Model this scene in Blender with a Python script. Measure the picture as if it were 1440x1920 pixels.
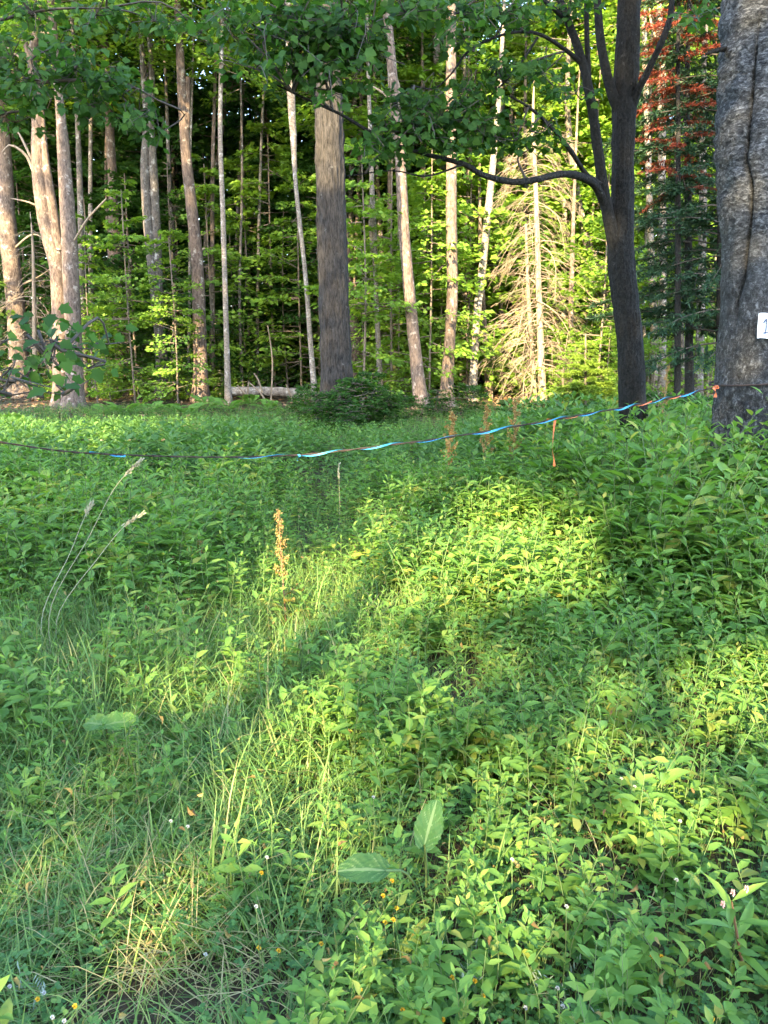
import bpy, math, random
import numpy as np
from mathutils import Vector, Matrix, noise as mnoise

for _o in list(bpy.data.objects):
    bpy.data.objects.remove(_o)
SC = bpy.context.scene
COL = SC.collection
PI = math.pi

# ------------------------------------------------------------------ camera
PITCH = math.radians(12.1)
FPX, CAMZ = 1442.0, 1.6
cam_d = bpy.data.cameras.new('camera')
cam = bpy.data.objects.new('camera', cam_d); COL.objects.link(cam)
cam.location = (0, 0, CAMZ)
cam.rotation_euler = (PI/2 - PITCH, 0, 0)
cam_d.sensor_fit = 'VERTICAL'; cam_d.sensor_height = 36.0; cam_d.sensor_width = 27.0
cam_d.lens = FPX/1920*36
cam_d.clip_end = 600
SC.camera = cam

# ------------------------------------------------------------------ light
SUN_EL, SUN_AZ = math.radians(25), math.radians(18)   # sun stands behind and left of the camera
w = bpy.data.worlds.new('World'); SC.world = w; w.use_nodes = True
nt = w.node_tree; bg = nt.nodes['Background']
sky = nt.nodes.new('ShaderNodeTexSky'); sky.sky_type = 'NISHITA'
sky.sun_disc = False; sky.sun_elevation = SUN_EL; sky.sun_rotation = PI + SUN_AZ
nt.links.new(sky.outputs[0], bg.inputs[0]); bg.inputs[1].default_value = 0.15
sd = bpy.data.lights.new('sun', 'SUN'); sd.energy = 3.1; sd.angle = math.radians(0.5); sd.color = (1, .79, .45)
so = bpy.data.objects.new('sun', sd); COL.objects.link(so)
LDIR = Vector((math.sin(SUN_AZ)*math.cos(SUN_EL), math.cos(SUN_AZ)*math.cos(SUN_EL), -math.sin(SUN_EL)))
so.rotation_euler = LDIR.to_track_quat('-Z', 'Y').to_euler(); so.location = (-12, -18, 20)
vs = SC.view_settings
vs.view_transform = 'Standard'; vs.look = 'None'; vs.gamma = 1; vs.use_curve_mapping = False
vs.exposure = 3.75
cy = SC.cycles
cy.max_bounces = 5; cy.diffuse_bounces = 3; cy.glossy_bounces = 2; cy.transmission_bounces = 3; cy.transparent_max_bounces = 4
cy.caustics_reflective = False; cy.caustics_refractive = False
cy.use_denoising = True
try: cy.denoiser = 'OPENIMAGEDENOISE'
except Exception: pass

# ------------------------------------------------------------------ pixel <-> place (placement only)
_F = Vector((0, math.cos(PITCH), -math.sin(PITCH))); _U = Vector((0, math.sin(PITCH), math.cos(PITCH)))
def ray(px, py): return _F*FPX + Vector((1, 0, 0))*(px-720) + _U*(960-py)
def at(px, py, d):
    r = ray(px, py); r = r*(d/r.y)
    return Vector((r.x, r.y, r.z+CAMZ))
def onz(px, py, h=0.0):
    r = ray(px, py); k = (h-CAMZ)/r.z
    return Vector((r.x*k, r.y*k, h))
def topix(x, y, z):
    dy, dz = y, z-CAMZ
    f = dy*math.cos(PITCH) - dz*math.sin(PITCH); u = dy*math.sin(PITCH) + dz*math.cos(PITCH)
    f = np.maximum(f, 1e-3)
    return 720+FPX*x/f, 960-FPX*u/f

# light space: u across the light, v constant along a sun ray
_sa, _ca, _te = math.sin(SUN_AZ), math.cos(SUN_AZ), math.tan(SUN_EL)
def luv(x, y, z): return x*_ca - y*_sa, z + (x*_sa + y*_ca)*_te

def sstep(a, b, x):
    t = np.clip((x-a)/(b-a), 0, 1); return t*t*(3-2*t)
def gz(x, y):
    x = np.asarray(x, float); y = np.asarray(y, float)
    z = .035*np.sin(1.3*x+.4)*np.sin(.9*y+1.1) + .02*np.sin(3.1*x+1.7*y) + .012*np.sin(5.3*x-4.1*y+2)
    z = z*sstep(1.2, 3, y)
    z = z + .19*sstep(.6, 3.2, x)*np.exp(-((y-5.8)/2.6)**2)
    z = z + .05*sstep(22, 40, y)*(y-22)*.6
    return z
def gz1(x, y): return float(gz(x, y))

# ------------------------------------------------------------------ mesh collecting
class Geo:
    def __init__(s): s.V = []; s.F = []; s.n = 0
    def add(s, V, F, mat=0, tint=0.0):
        V = np.asarray(V, float).reshape(-1, 3); F = np.asarray(F, int)
        if len(F) == 0: return
        t = np.broadcast_to(np.asarray(tint, float), (len(F),))
        s.V.append(V); s.F.append((F+s.n, mat, t)); s.n += len(V)
    def mesh(s, name, mats, smooth=True):
        me = bpy.data.meshes.new(name)
        V = np.concatenate(s.V); me.vertices.add(len(V)); me.vertices.foreach_set('co', V.astype(np.float32).ravel())
        tot = np.concatenate([np.full(len(f), f.shape[1]) for f, _, _ in s.F])
        idx = np.concatenate([f.ravel() for f, _, _ in s.F])
        me.loops.add(len(idx)); me.loops.foreach_set('vertex_index', idx.astype(np.int32))
        me.polygons.add(len(tot)); st = np.concatenate([[0], np.cumsum(tot)[:-1]])
        me.polygons.foreach_set('loop_start', st.astype(np.int32))
        me.polygons.foreach_set('material_index', np.concatenate([np.full(len(f), m) for f, m, _ in s.F]).astype(np.int32))
        me.polygons.foreach_set('use_smooth', np.full(len(tot), smooth))
        me.update(calc_edges=True)
        a = me.attributes.new('tint', 'FLOAT', 'FACE')
        a.data.foreach_set('value', np.concatenate([t for _, _, t in s.F]).astype(np.float32))
        for m in (mats if isinstance(mats, (list, tuple)) else [mats]): me.materials.append(m)
        return me
    def obj(s, name, mats, parent=None, smooth=True):
        o = bpy.data.objects.new(name, s.mesh(name, mats, smooth)); COL.objects.link(o)
        if parent: o.parent = parent
        return o
def tag(o, label=None, cat=None, group=None, kind=None):
    if label: o['label'] = label
    if cat: o['category'] = cat
    if group: o['group'] = group
    if kind: o['kind'] = kind
    return o
def thing(name, label, cat, loc, group=None, rz=0, sc=1.0):
    o = bpy.data.objects.new(name, None); COL.objects.link(o)
    o.location = loc; o.rotation_euler = (0, 0, rz); o.scale = (sc, sc, sc); o.empty_display_size = .2
    return tag(o, label, cat, group)
def inst(name, me, parent, M=None):
    o = bpy.data.objects.new(name, me); COL.objects.link(o); o.parent = parent
    if M is not None: o.matrix_local = M
    return o
def norm(a): return a/np.maximum(np.linalg.norm(a, axis=-1, keepdims=True), 1e-9)

def catmull(P, m):
    P = np.asarray(P, float); n = len(P)
    if n == 2: t = np.linspace(0, 1, m)[:, None]; return P[0]*(1-t)+P[1]*t
    Q = np.vstack([2*P[0]-P[1], P, 2*P[-1]-P[-2]])
    t = np.linspace(0, n-1-1e-6, m); i = t.astype(int); f = (t-i)[:, None]
    a, b, c, d = Q[i], Q[i+1], Q[i+2], Q[i+3]
    return .5*(2*b+(c-a)*f+(2*a-5*b+4*c-d)*f**2+(3*b-a-3*c+d)*f**3)

def tube(path, rad, sides=8, rough=0.0, rng=None, shape=None, close=True):
    """rings along a path; rough = random radial relief, shape(t, phi, p) = extra radius factor"""
    P = np.asarray(path, float); R = np.asarray(rad, float)*np.ones(len(P)); n = len(P)
    T = norm(np.gradient(P, axis=0))
    up = np.array([0, 0, 1.]) if abs(T[0, 2]) < .8 else np.array([0, -1., 0])
    A = norm(np.cross(T, up)); B = np.cross(T, A)
    ph = np.linspace(0, 2*PI, sides, endpoint=False)
    rr = R[:, None]*np.ones((n, sides))
    if rough and rng is not None:
        low = sum(np.sin(k*ph[None, :]+rng.uniform(0, 6.3)+np.linspace(0, rng.uniform(3, 9), n)[:, None]) for k in (1, 2, 3))*.35
        rr = rr*(1+rough*(low+rng.normal(0, .45, (n, sides))))
    if shape is not None: rr = rr*shape(np.linspace(0, 1, n)[:, None], ph[None, :], P)
    V = P[:, None, :]+rr[..., None]*(np.cos(ph)[None, :, None]*A[:, None, :]+np.sin(ph)[None, :, None]*B[:, None, :])
    i = np.arange(n-1)[:, None]*sides; j = np.arange(sides)[None, :]; k = (j+1) % sides
    F = np.stack([i+j, i+k, i+sides+k, i+sides+j], -1).reshape(-1, 4)
    V = V.reshape(-1, 3)
    return V, F
def cap(V, sides):
    last = np.arange(len(V)-sides, len(V)); return last[None, :]

# ------------------------------------------------------------------ leaves
def frame(D, N):
    D = norm(D); S = norm(np.cross(D, N)); N = np.cross(S, D); return D, S, N
def kites(P, D, N, L, W):
    D, S, N = frame(D, N); L = np.asarray(L)[:, None]; W = np.asarray(W)[:, None]
    V = np.stack([P, P+D*L*.45+S*W*.5+N*W*.12, P+D*L, P+D*L*.45-S*W*.5+N*W*.12], 1).reshape(-1, 3)
    return V, np.arange(len(P)*4).reshape(-1, 4)
TL_V = np.array([[0, 0, 0], [.3, .0, -.02], [.32, .42, .06], [.32, -.42, .06], [.66, 0, -.04], [.66, .33, .02], [.66, -.33, .02], [1, 0, -.13]])
TL_3 = np.array([[0, 1, 2], [0, 3, 1], [4, 7, 5], [4, 6, 7]]); TL_4 = np.array([[1, 4, 5, 2], [1, 3, 6, 4]])
_mo = [(0, 0), (.02, .30), (.18, .27), (.42, .56), (.51, .34), (.72, .27), (1, 0)]
_mo = _mo+[(a, -b) for a, b in _mo[-2:0:-1]]
TM_V = np.array([(.36, 0, -.03)]+[(a, b, .10*abs(b)-.16*a*a) for a, b in _mo])
TM_3 = np.array([[0, i, i % len(_mo)+1] for i in range(1, len(_mo)+1)])
def stamp(P, D, N, L, W, TV, TFs, droop=None):
    """many copies of one leaf template: returns V, [faces...]"""
    D, S, N = frame(D, N); n = len(P); L = np.asarray(L)*np.ones(n); W = np.asarray(W)*np.ones(n)
    V = P[:, None, :]+TV[None, :, 0, None]*L[:, None, None]*D[:, None, :]+TV[None, :, 1, None]*W[:, None, None]*S[:, None, :]\
        + TV[None, :, 2, None]*L[:, None, None]*N[:, None, :]
    off = (np.arange(n)*len(TV))[:, None, None]
    return V.reshape(-1, 3), [(off+f[None]).reshape(-1, f.shape[1]) for f in TFs]
def add_stamp(g, mat, tint, *a):
    V, Fs = stamp(*a); n = len(a[0]); t = np.asarray(tint)*np.ones(n)
    base = g.n; g.V.append(V); g.n += len(V)
    for F in Fs: g.F.append((F+base, mat, np.repeat(t, len(F)//n)))
def mat_of(P, D, N, s):
    D = Vector(D).normalized(); S = D.cross(Vector(N)).normalized(); N = S.cross(D)
    M = Matrix((D*s, S*s, N*s)).transposed().to_4x4(); M.translation = Vector(P); return M
def blades(rng, P, L, W, az, bend, lean):
    """grass blades: 2 quads and a tip"""
    n = len(P); H = np.stack([np.cos(az), np.sin(az), 0*az], 1); S = np.stack([-np.sin(az), np.cos(az), 0*az], 1)
    rows = []; pos = P.copy(); ang = lean.copy()
    for k, wk in enumerate((.8, 1, .7)):
        rows.append((pos-S*(W*wk*.5)[:, None], pos+S*(W*wk*.5)[:, None]))
        step = L/3; pos = pos+H*(np.sin(ang)*step)[:, None]; pos[:, 2] += np.cos(ang)*step; ang = ang+bend/3
    V = np.stack([rows[0][0], rows[0][1], rows[1][0], rows[1][1], rows[2][0], rows[2][1], pos], 1).reshape(-1, 3)
    o = (np.arange(n)*7)[:, None]
    Q = np.concatenate([o+np.array([[0, 1, 3, 2]]), o+np.array([[2, 3, 5, 4]])]); T = o+np.array([[4, 5, 6]])
    return V, Q, T
def add_blades(g, rng, P, L, W, az, bend, lean, mat=0, tint=None):
    V, Q, T = blades(rng, P, L, W, az, bend, lean); n = len(P)
    t = rng.random(n) if tint is None else tint
    b = g.n; g.V.append(V); g.n += len(V); g.F.append((Q+b, mat, np.tile(t, 2))); g.F.append((T+b, mat, t))

# ------------------------------------------------------------------ materials
def newmat(name):
    m = bpy.data.materials.new(name); m.use_nodes = True; nt = m.node_tree
    p = nt.nodes['Principled BSDF']; return m, nt, p
def N(nt, t, **k):
    n = nt.nodes.new(t)
    for a, b in k.items(): setattr(n, a, b)
    return n
def ramp(nt, stops):
    r = N(nt, 'ShaderNodeValToRGB'); e = r.color_ramp.elements
    while len(e) < len(stops): e.new(.5)
    for el, (p, c) in zip(e, stops): el.position = p; el.color = (*c, 1)
    return r
def leafmat(name, stops, trans=.4, tcol=(1.5, 1.6, .7), rough=.5, spec=.25, rnd=True):
    m, nt, p = newmat(name); L = nt.links
    a = N(nt, 'ShaderNodeAttribute', attribute_name='tint'); oi = N(nt, 'ShaderNodeObjectInfo')
    ad = N(nt, 'ShaderNodeMath', operation='ADD'); L.new(a.outputs['Fac'], ad.inputs[0]); ad.inputs[1].default_value = 0
    if rnd: L.new(oi.outputs['Random'], ad.inputs[1])
    fr = N(nt, 'ShaderNodeMath', operation='FRACT'); L.new(ad.outputs[0], fr.inputs[0])
    r = ramp(nt, stops); L.new(fr.outputs[0], r.inputs[0])
    L.new(r.outputs[0], p.inputs['Base Color']); p.inputs['Roughness'].default_value = rough
    p.inputs['Specular IOR Level'].default_value = spec
    mul = N(nt, 'ShaderNodeMix', data_type='RGBA', blend_type='MULTIPLY'); mul.inputs[0].default_value = 1
    L.new(r.outputs[0], mul.inputs[6]); mul.inputs[7].default_value = (*tcol, 1)
    tr = N(nt, 'ShaderNodeBsdfTranslucent'); L.new(mul.outputs[2], tr.inputs[0])
    mx = N(nt, 'ShaderNodeMixShader'); mx.inputs[0].default_value = trans
    L.new(p.outputs[0], mx.inputs[1]); L.new(tr.outputs[0], mx.inputs[2])
    L.new(mx.outputs[0], nt.nodes['Material Output'].inputs[0]); return m
def barkmat(name, dark, mid, spot, k=14, stretch=.22, spots=.5, bump=.6, spotk=9):
    m, nt, p = newmat(name); L = nt.links
    tc = N(nt, 'ShaderNodeTexCoord'); mp = N(nt, 'ShaderNodeMapping'); mp.inputs['Scale'].default_value = (1, 1, stretch)
    L.new(tc.outputs['Object'], mp.inputs[0])
    n1 = N(nt, 'ShaderNodeTexNoise'); n1.inputs['Scale'].default_value = k; n1.inputs['Detail'].default_value = 6; n1.inputs['Roughness'].default_value = .7
    L.new(mp.outputs[0], n1.inputs[0])
    r1 = ramp(nt, [(.34, dark), (.62, mid)]); L.new(n1.outputs[0], r1.inputs[0])
    n2 = N(nt, 'ShaderNodeTexNoise'); n2.inputs['Scale'].default_value = spotk; n2.inputs['Detail'].default_value = 5; n2.inputs['Roughness'].default_value = .65
    L.new(tc.outputs['Object'], n2.inputs[0])
    r2 = ramp(nt, [(1-spots*.9-.02, (0, 0, 0)), (1-spots*.9+.06, (1, 1, 1))]); L.new(n2.outputs[0], r2.inputs[0])
    mx = N(nt, 'ShaderNodeMix', data_type='RGBA'); L.new(r2.outputs[0], mx.inputs[0]); L.new(r1.outputs[0], mx.inputs[6]); mx.inputs[7].default_value = (*spot, 1)
    L.new(mx.outputs[2], p.inputs['Base Color']); p.inputs['Roughness'].default_value = .9; p.inputs['Specular IOR Level'].default_value = .15
    b = N(nt, 'ShaderNodeBump'); b.inputs['Strength'].default_value = bump; b.inputs['Distance'].default_value = .03
    L.new(n1.outputs[0], b.inputs['Height']); L.new(b.outputs[0], p.inputs['Normal']); return m
def plain(name, col, rough=.7, spec=.3, var=.15, k=30):
    m, nt, p = newmat(name); L = nt.links
    tc = N(nt, 'ShaderNodeTexCoord'); n1 = N(nt, 'ShaderNodeTexNoise'); n1.inputs['Scale'].default_value = k; n1.inputs['Detail'].default_value = 4
    L.new(tc.outputs['Object'], n1.inputs[0])
    r = ramp(nt, [(.3, tuple(c*(1-var) for c in col)), (.7, tuple(min(1, c*(1+var)) for c in col))]); L.new(n1.outputs[0], r.inputs[0])
    L.new(r.outputs[0], p.inputs['Base Color']); p.inputs['Roughness'].default_value = rough; p.inputs['Specular IOR Level'].default_value = spec; return m

M = {}
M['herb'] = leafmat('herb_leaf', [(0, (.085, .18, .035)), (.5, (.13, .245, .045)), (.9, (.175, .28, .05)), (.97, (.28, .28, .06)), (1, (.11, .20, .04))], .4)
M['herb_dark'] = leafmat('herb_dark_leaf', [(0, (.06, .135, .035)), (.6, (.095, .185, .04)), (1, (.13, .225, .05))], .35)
M['grass'] = leafmat('grass_blade', [(0, (.085, .17, .045)), (.5, (.135, .23, .055)), (.86, (.18, .26, .065)), (.93, (.32, .28, .13)), (1, (.08, .16, .05))], .35, rough=.45, spec=.3)
M['straw'] = leafmat('straw_blade', [(0, (.30, .25, .11)), (.5, (.36, .30, .15)), (1, (.20, .2, .07))], .25, (1.2, 1.1, .8))
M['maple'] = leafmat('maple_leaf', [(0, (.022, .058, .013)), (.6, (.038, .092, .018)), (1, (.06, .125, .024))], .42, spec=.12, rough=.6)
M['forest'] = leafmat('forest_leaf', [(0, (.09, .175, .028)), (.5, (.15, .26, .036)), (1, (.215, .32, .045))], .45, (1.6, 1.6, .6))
M['canopy'] = leafmat('canopy_leaf', [(0, (.035, .09, .022)), (.6, (.06, .13, .03)), (1, (.10, .17, .035))], .4)
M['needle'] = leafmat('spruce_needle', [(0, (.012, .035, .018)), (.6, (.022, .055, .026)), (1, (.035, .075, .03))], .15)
M['fir'] = leafmat('fir_needle', [(0, (.11, .19, .02)), (1, (.19, .27, .04))], .3)
M['red'] = leafmat('dead_red_needle', [(0, (.13, .03, .018)), (.6, (.22, .05, .026)), (1, (.30, .08, .04))], .3, (1.3, .9, .8))
M['fern'] = leafmat('fern_frond', [(0, (.08, .18, .03)), (1, (.14, .25, .05))], .4)
M['clover'] = leafmat('clover_leaf', [(0, (.055, .14, .04)), (.6, (.08, .18, .045)), (1, (.12, .22, .06))], .35)
M['grey_leaf'] = leafmat('grey_leaf', [(0, (.20, .26, .18)), (1, (.30, .36, .26))], .2, (1, 1, 1), .7)
M['broad'] = leafmat('broad_leaf', [(0, (.065, .145, .03)), (.7, (.085, .175, .034)), (1, (.14, .22, .07))], .35, rnd=False)
M['burdock'] = leafmat('burdock_leaf', [(0, (.030, .085, .030)), (.6, (.045, .110, .034)), (.85, (.062, .135, .045)), (1, (.12, .19, .09))], .3, rough=.55, spec=.15, rnd=False)
M['dock_seed'] = leafmat('dock_seed', [(0, (.26, .14, .05)), (.6, (.36, .23, .085)), (1, (.26, .24, .08))], .3, (1.2, .9, .6))
M['dock_leaf'] = leafmat('dock_leaf', [(0, (.09, .17, .03)), (.7, (.14, .20, .04)), (1, (.30, .14, .05))], .4)
M['seed'] = leafmat('grass_seed', [(0, (.34, .30, .2)), (1, (.45, .42, .3))], .2, (1, 1, .9))
M['litter'] = leafmat('litter_leaf', [(0, (.14, .07, .035)), (.5, (.24, .13, .065)), (1, (.34, .21, .11))], .1, (1, 1, 1), .8)
M['stem'] = plain('green_stem', (.10, .15, .05)); M['redstem'] = plain('reddish_stem', (.16, .09, .05))
M['yellow'] = plain('yellow_petal', (.6, .36, .02), .6); M['white'] = plain('white_petal', (.42, .41, .38), .8); M['pink'] = plain('pink_petal', (.42, .27, .30), .7)
M['maple_bark'] = barkmat('maple_bark', (.04, .028, .023), (.15, .11, .088), (.27, .24, .205), 22, .35, .45, .9, 6)
M['warm_bark'] = barkmat('warm_bark', (.05, .036, .031), (.19, .14, .11), (.31, .26, .225), 20, .4, .45, .9, 6)
M['pine_bark'] = barkmat('pine_bark', (.009, .008, .0075), (.054, .048, .044), (.088, .084, .08), 34, .2, .38, 1.0)
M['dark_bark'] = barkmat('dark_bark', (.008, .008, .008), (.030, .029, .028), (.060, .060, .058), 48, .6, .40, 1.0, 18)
M['pale_bark'] = barkmat('pale_birch_bark', (.07, .055, .045), (.26, .22, .185), (.40, .365, .33), 16, 1.5, .46, .5, 6)
M['grey_bark'] = barkmat('grey_bark', (.04, .034, .03), (.14, .118, .10), (.30, .28, .255), 20, .6, .46, .7, 6)
M['dead_wood'] = barkmat('dead_wood', (.17, .13, .095), (.30, .235, .175), (.34, .29, .23), 18, .2, .3, .3)
M['log_wood'] = barkmat('log_wood', (.12, .095, .08), (.34, .29, .25), (.5, .46, .42), 9, 1, .46)
M['twig'] = plain('twig_bark', (.06, .05, .042), .9)
M['forest_twig'] = plain('forest_twig_bark', (.14, .11, .085), .9)

def birch_bark():
    m, nt, p = newmat('silver_birch_bark'); L = nt.links
    tc = N(nt, 'ShaderNodeTexCoord')
    def nz(scale, k, det=6, ro=.65):
        mp = N(nt, 'ShaderNodeMapping'); mp.inputs['Scale'].default_value = scale; L.new(tc.outputs['Object'], mp.inputs[0])
        n = N(nt, 'ShaderNodeTexNoise'); n.inputs['Scale'].default_value = k; n.inputs['Detail'].default_value = det; n.inputs['Roughness'].default_value = ro
        n.inputs['Distortion'].default_value = .6
        L.new(mp.outputs[0], n.inputs[0]); return n
    a = nz((1, 1, 1.9), 24, 10, .75); b = nz((1, 1, .7), 30, 10, .78); c = nz((1, 1, 1), 3.2, 3)
    ra = ramp(nt, [(.38, (.010, .010, .012)), (.48, (.06, .061, .065)), (.55, (.13, .134, .14)), (.65, (.38, .39, .41))]); L.new(a.outputs[0], ra.inputs[0])
    rb = ramp(nt, [(.38, (.014, .013, .013)), (.52, (.06, .059, .06)), (.66, (.26, .265, .27))]); L.new(b.outputs[0], rb.inputs[0])
    sx = N(nt, 'ShaderNodeSeparateXYZ'); L.new(tc.outputs['Object'], sx.inputs[0])
    ad = N(nt, 'ShaderNodeMath', operation='MULTIPLY_ADD'); L.new(c.outputs[0], ad.inputs[0]); ad.inputs[1].default_value = -1.8; L.new(sx.outputs[2], ad.inputs[2])
    mr = N(nt, 'ShaderNodeMapRange'); mr.inputs[1].default_value = .7; mr.inputs[2].default_value = 1.5; L.new(ad.outputs[0], mr.inputs[0])
    mx = N(nt, 'ShaderNodeMix', data_type='RGBA'); L.new(mr.outputs[0], mx.inputs[0]); L.new(rb.outputs[0], mx.inputs[6]); L.new(ra.outputs[0], mx.inputs[7])
    L.new(mx.outputs[2], p.inputs['Base Color']); p.inputs['Roughness'].default_value = .75; p.inputs['Specular IOR Level'].default_value = .3
    s = N(nt, 'ShaderNodeMath', operation='ADD'); L.new(a.outputs[0], s.inputs[0]); L.new(b.outputs[0], s.inputs[1])
    bp = N(nt, 'ShaderNodeBump'); bp.inputs['Strength'].default_value = 1.0; bp.inputs['Distance'].default_value = .05
    L.new(s.outputs[0], bp.inputs['Height']); L.new(bp.outputs[0], p.inputs['Normal']); return m
M['birch'] = birch_bark()
def soil():
    m, nt, p = newmat('soil'); L = nt.links
    tc = N(nt, 'ShaderNodeTexCoord')
    n1 = N(nt, 'ShaderNodeTexNoise'); n1.inputs['Scale'].default_value = 14; n1.inputs['Detail'].default_value = 8; n1.inputs['Roughness'].default_value = .75
    n2 = N(nt, 'ShaderNodeTexNoise'); n2.inputs['Scale'].default_value = .8; n2.inputs['Detail'].default_value = 3
    L.new(tc.outputs['Object'], n1.inputs[0]); L.new(tc.outputs['Object'], n2.inputs[0])
    r = ramp(nt, [(.32, (.022, .017, .014)), (.5, (.06, .045, .035)), (.7, (.13, .10, .08))]); L.new(n1.outputs[0], r.inputs[0])
    r2 = ramp(nt, [(.4, (.045, .055, .02)), (.6, (.10, .06, .035))]); L.new(n2.outputs[0], r2.inputs[0])
    mx = N(nt, 'ShaderNodeMix', data_type='RGBA'); mx.inputs[0].default_value = .4; L.new(r.outputs[0], mx.inputs[6]); L.new(r2.outputs[0], mx.inputs[7])
    L.new(mx.outputs[2], p.inputs['Base Color']); p.inputs['Roughness'].default_value = .95; p.inputs['Specular IOR Level'].default_value = .1
    b = N(nt, 'ShaderNodeBump'); b.inputs['Strength'].default_value = 1; b.inputs['Distance'].default_value = .03; L.new(n1.outputs[0], b.inputs['Height']); L.new(b.outputs[0], p.inputs['Normal'])
    return m
M['soil'] = soil()

# ------------------------------------------------------------------ ground
def axis(lim, n, p): t = np.linspace(-1, 1, n); return np.sign(t)*np.abs(t)**p*lim
xs = axis(250, 181, 2.6); ys = 6+axis(250, 221, 2.6)
X, Y = np.meshgrid(xs, ys); Z = gz(X, np.maximum(Y, -5))
Z = np.where(Y > 70, gz(X, 70+0*Y), Z)
g = Geo(); nx = len(xs); i = np.arange(len(ys)-1)[:, None]*nx; j = np.arange(nx-1)[None, :]
g.add(np.stack([X, Y, Z], -1), np.stack([i+j, i+j+1, i+nx+j+1, i+nx+j], -1).reshape(-1, 4))
tag(g.obj('ground', M['soil']), kind='structure')

# ------------------------------------------------------------------ unseen shade trees added behind the camera, crowns cut open where sunlight should land
lit = []
def lit_ground(cx, cy, rx, ry, h=.4, k=1.0):
    t = np.linspace(0, 2*PI, 28, endpoint=False); pts = []
    for a in t:
        q = 1+.22*math.sin(3*a+cx)+.12*math.sin(5*a+cy)
        p = onz(cx+rx*q*math.cos(a), cy+ry*q*math.sin(a), h); pts.append(luv(p.x, p.y, p.z))
    lit.append((np.array(pts), k))
def lit_gpoly(pts, h=.2, k=1.0):
    lit.append((np.array([luv(*onz(x, y, h)) for x, y in pts]), k))
def lit_at(d, pts, k=1.0):
    lit.append((np.array([luv(*at(x, y, d)) for x, y in pts]), k))
for a in [(690, 1050, 105, 62), (985, 1035, 130, 58), (925, 950, 80, 26), (505, 1055, 65, 50), (400, 1440, 95, 100), (500, 1330, 60, 40), (1425, 1290, 80, 60, .4),
          (170, 1720, 150, 40, .15), (700, 930, 60, 20, .4, .6), (620, 1520, 170, 100, .3, .62), (1150, 1560, 280, 110, .35, .58), (880, 1770, 300, 90, .2, .55),
          (150, 1500, 150, 80, .2, .5), (1000, 1330, 230, 70, .4, .55), (740, 1160, 120, 45, .3, .65), (300, 1230, 230, 80, .3, .55)]: lit_ground(*a)
lit_gpoly([(-40, 768), (120, 772), (380, 768), (330, 800), (220, 845), (60, 852), (-40, 830)], .35)
lit_at(21, [(-60, 480), (60, 430), (150, 440), (160, 560), (120, 760), (-60, 770)], .7)
lit_at(25.5, [(-60, 400), (110, 450), (110, 765), (-60, 765)], .7)
lit_at(21, [(60, 210), (130, 210), (150, 420), (60, 420)], .8)
lit_at(23, [(270, 260), (300, 260), (300, 350), (275, 350)]); lit_at(23, [(350, 620), (395, 620), (400, 760), (350, 760)]); lit_at(23, [(335, 180), (370, 200), (372, 300), (345, 300)], .8)
lit_at(16.5, [(590, 215), (622, 215), (622, 275), (590, 265)]); lit_at(16.5, [(590, 290), (618, 290), (618, 318), (590, 318)]); lit_at(16.5, [(600, 340), (620, 340), (620, 360), (600, 360)])
lit_at(22, [(500, 100), (600, 100), (600, 330), (500, 330)], .75)
lit_at(22, [(770, -60), (1160, -60), (1160, 640), (1060, 770), (900, 770), (860, 560), (770, 520)], .97)
lit_at(20.5, [(720, 20), (770, 20), (790, 560), (745, 560)], .8)
lit_at(22, [(650, 480), (690, 480), (690, 640), (650, 640)], .9)
lit_at(18, [(1200, 60), (1330, 60), (1330, 200), (1200, 240)], .55); lit_at(16.2, [(1200, -40), (1340, -40), (1340, 80), (1200, 110)], .6); lit_at(16.2, [(1245, 130), (1340, 140), (1340, 195), (1245, 180)])
lit_at(23, [(-100, -60), (600, -60), (600, 40), (-100, 70)], .7)
lit_at(24, [(140, 40), (460, 40), (460, 420), (140, 420)], .3)
lit_at(26, [(395, 320), (590, 320), (590, 720), (395, 720)], .25)
for _i, (_p, _k) in enumerate(lit):        # leaves have size: widen each gap a little
    _c = _p.mean(0); _q = _p-_c; lit[_i] = (_c+_q*(1+.13/np.maximum(np.linalg.norm(_q, axis=1, keepdims=True), .05)), _k)
def inside(U, V, poly):
    x, y = poly[:, 0], poly[:, 1]; c = np.zeros(len(U), bool); j = len(x)-1
    for i in range(len(x)):
        m = ((y[i] > V) != (y[j] > V)) & (U < (x[j]-x[i])*(V-y[i])/(y[j]-y[i]+1e-12)+x[i]); c ^= m; j = i
    return c
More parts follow.
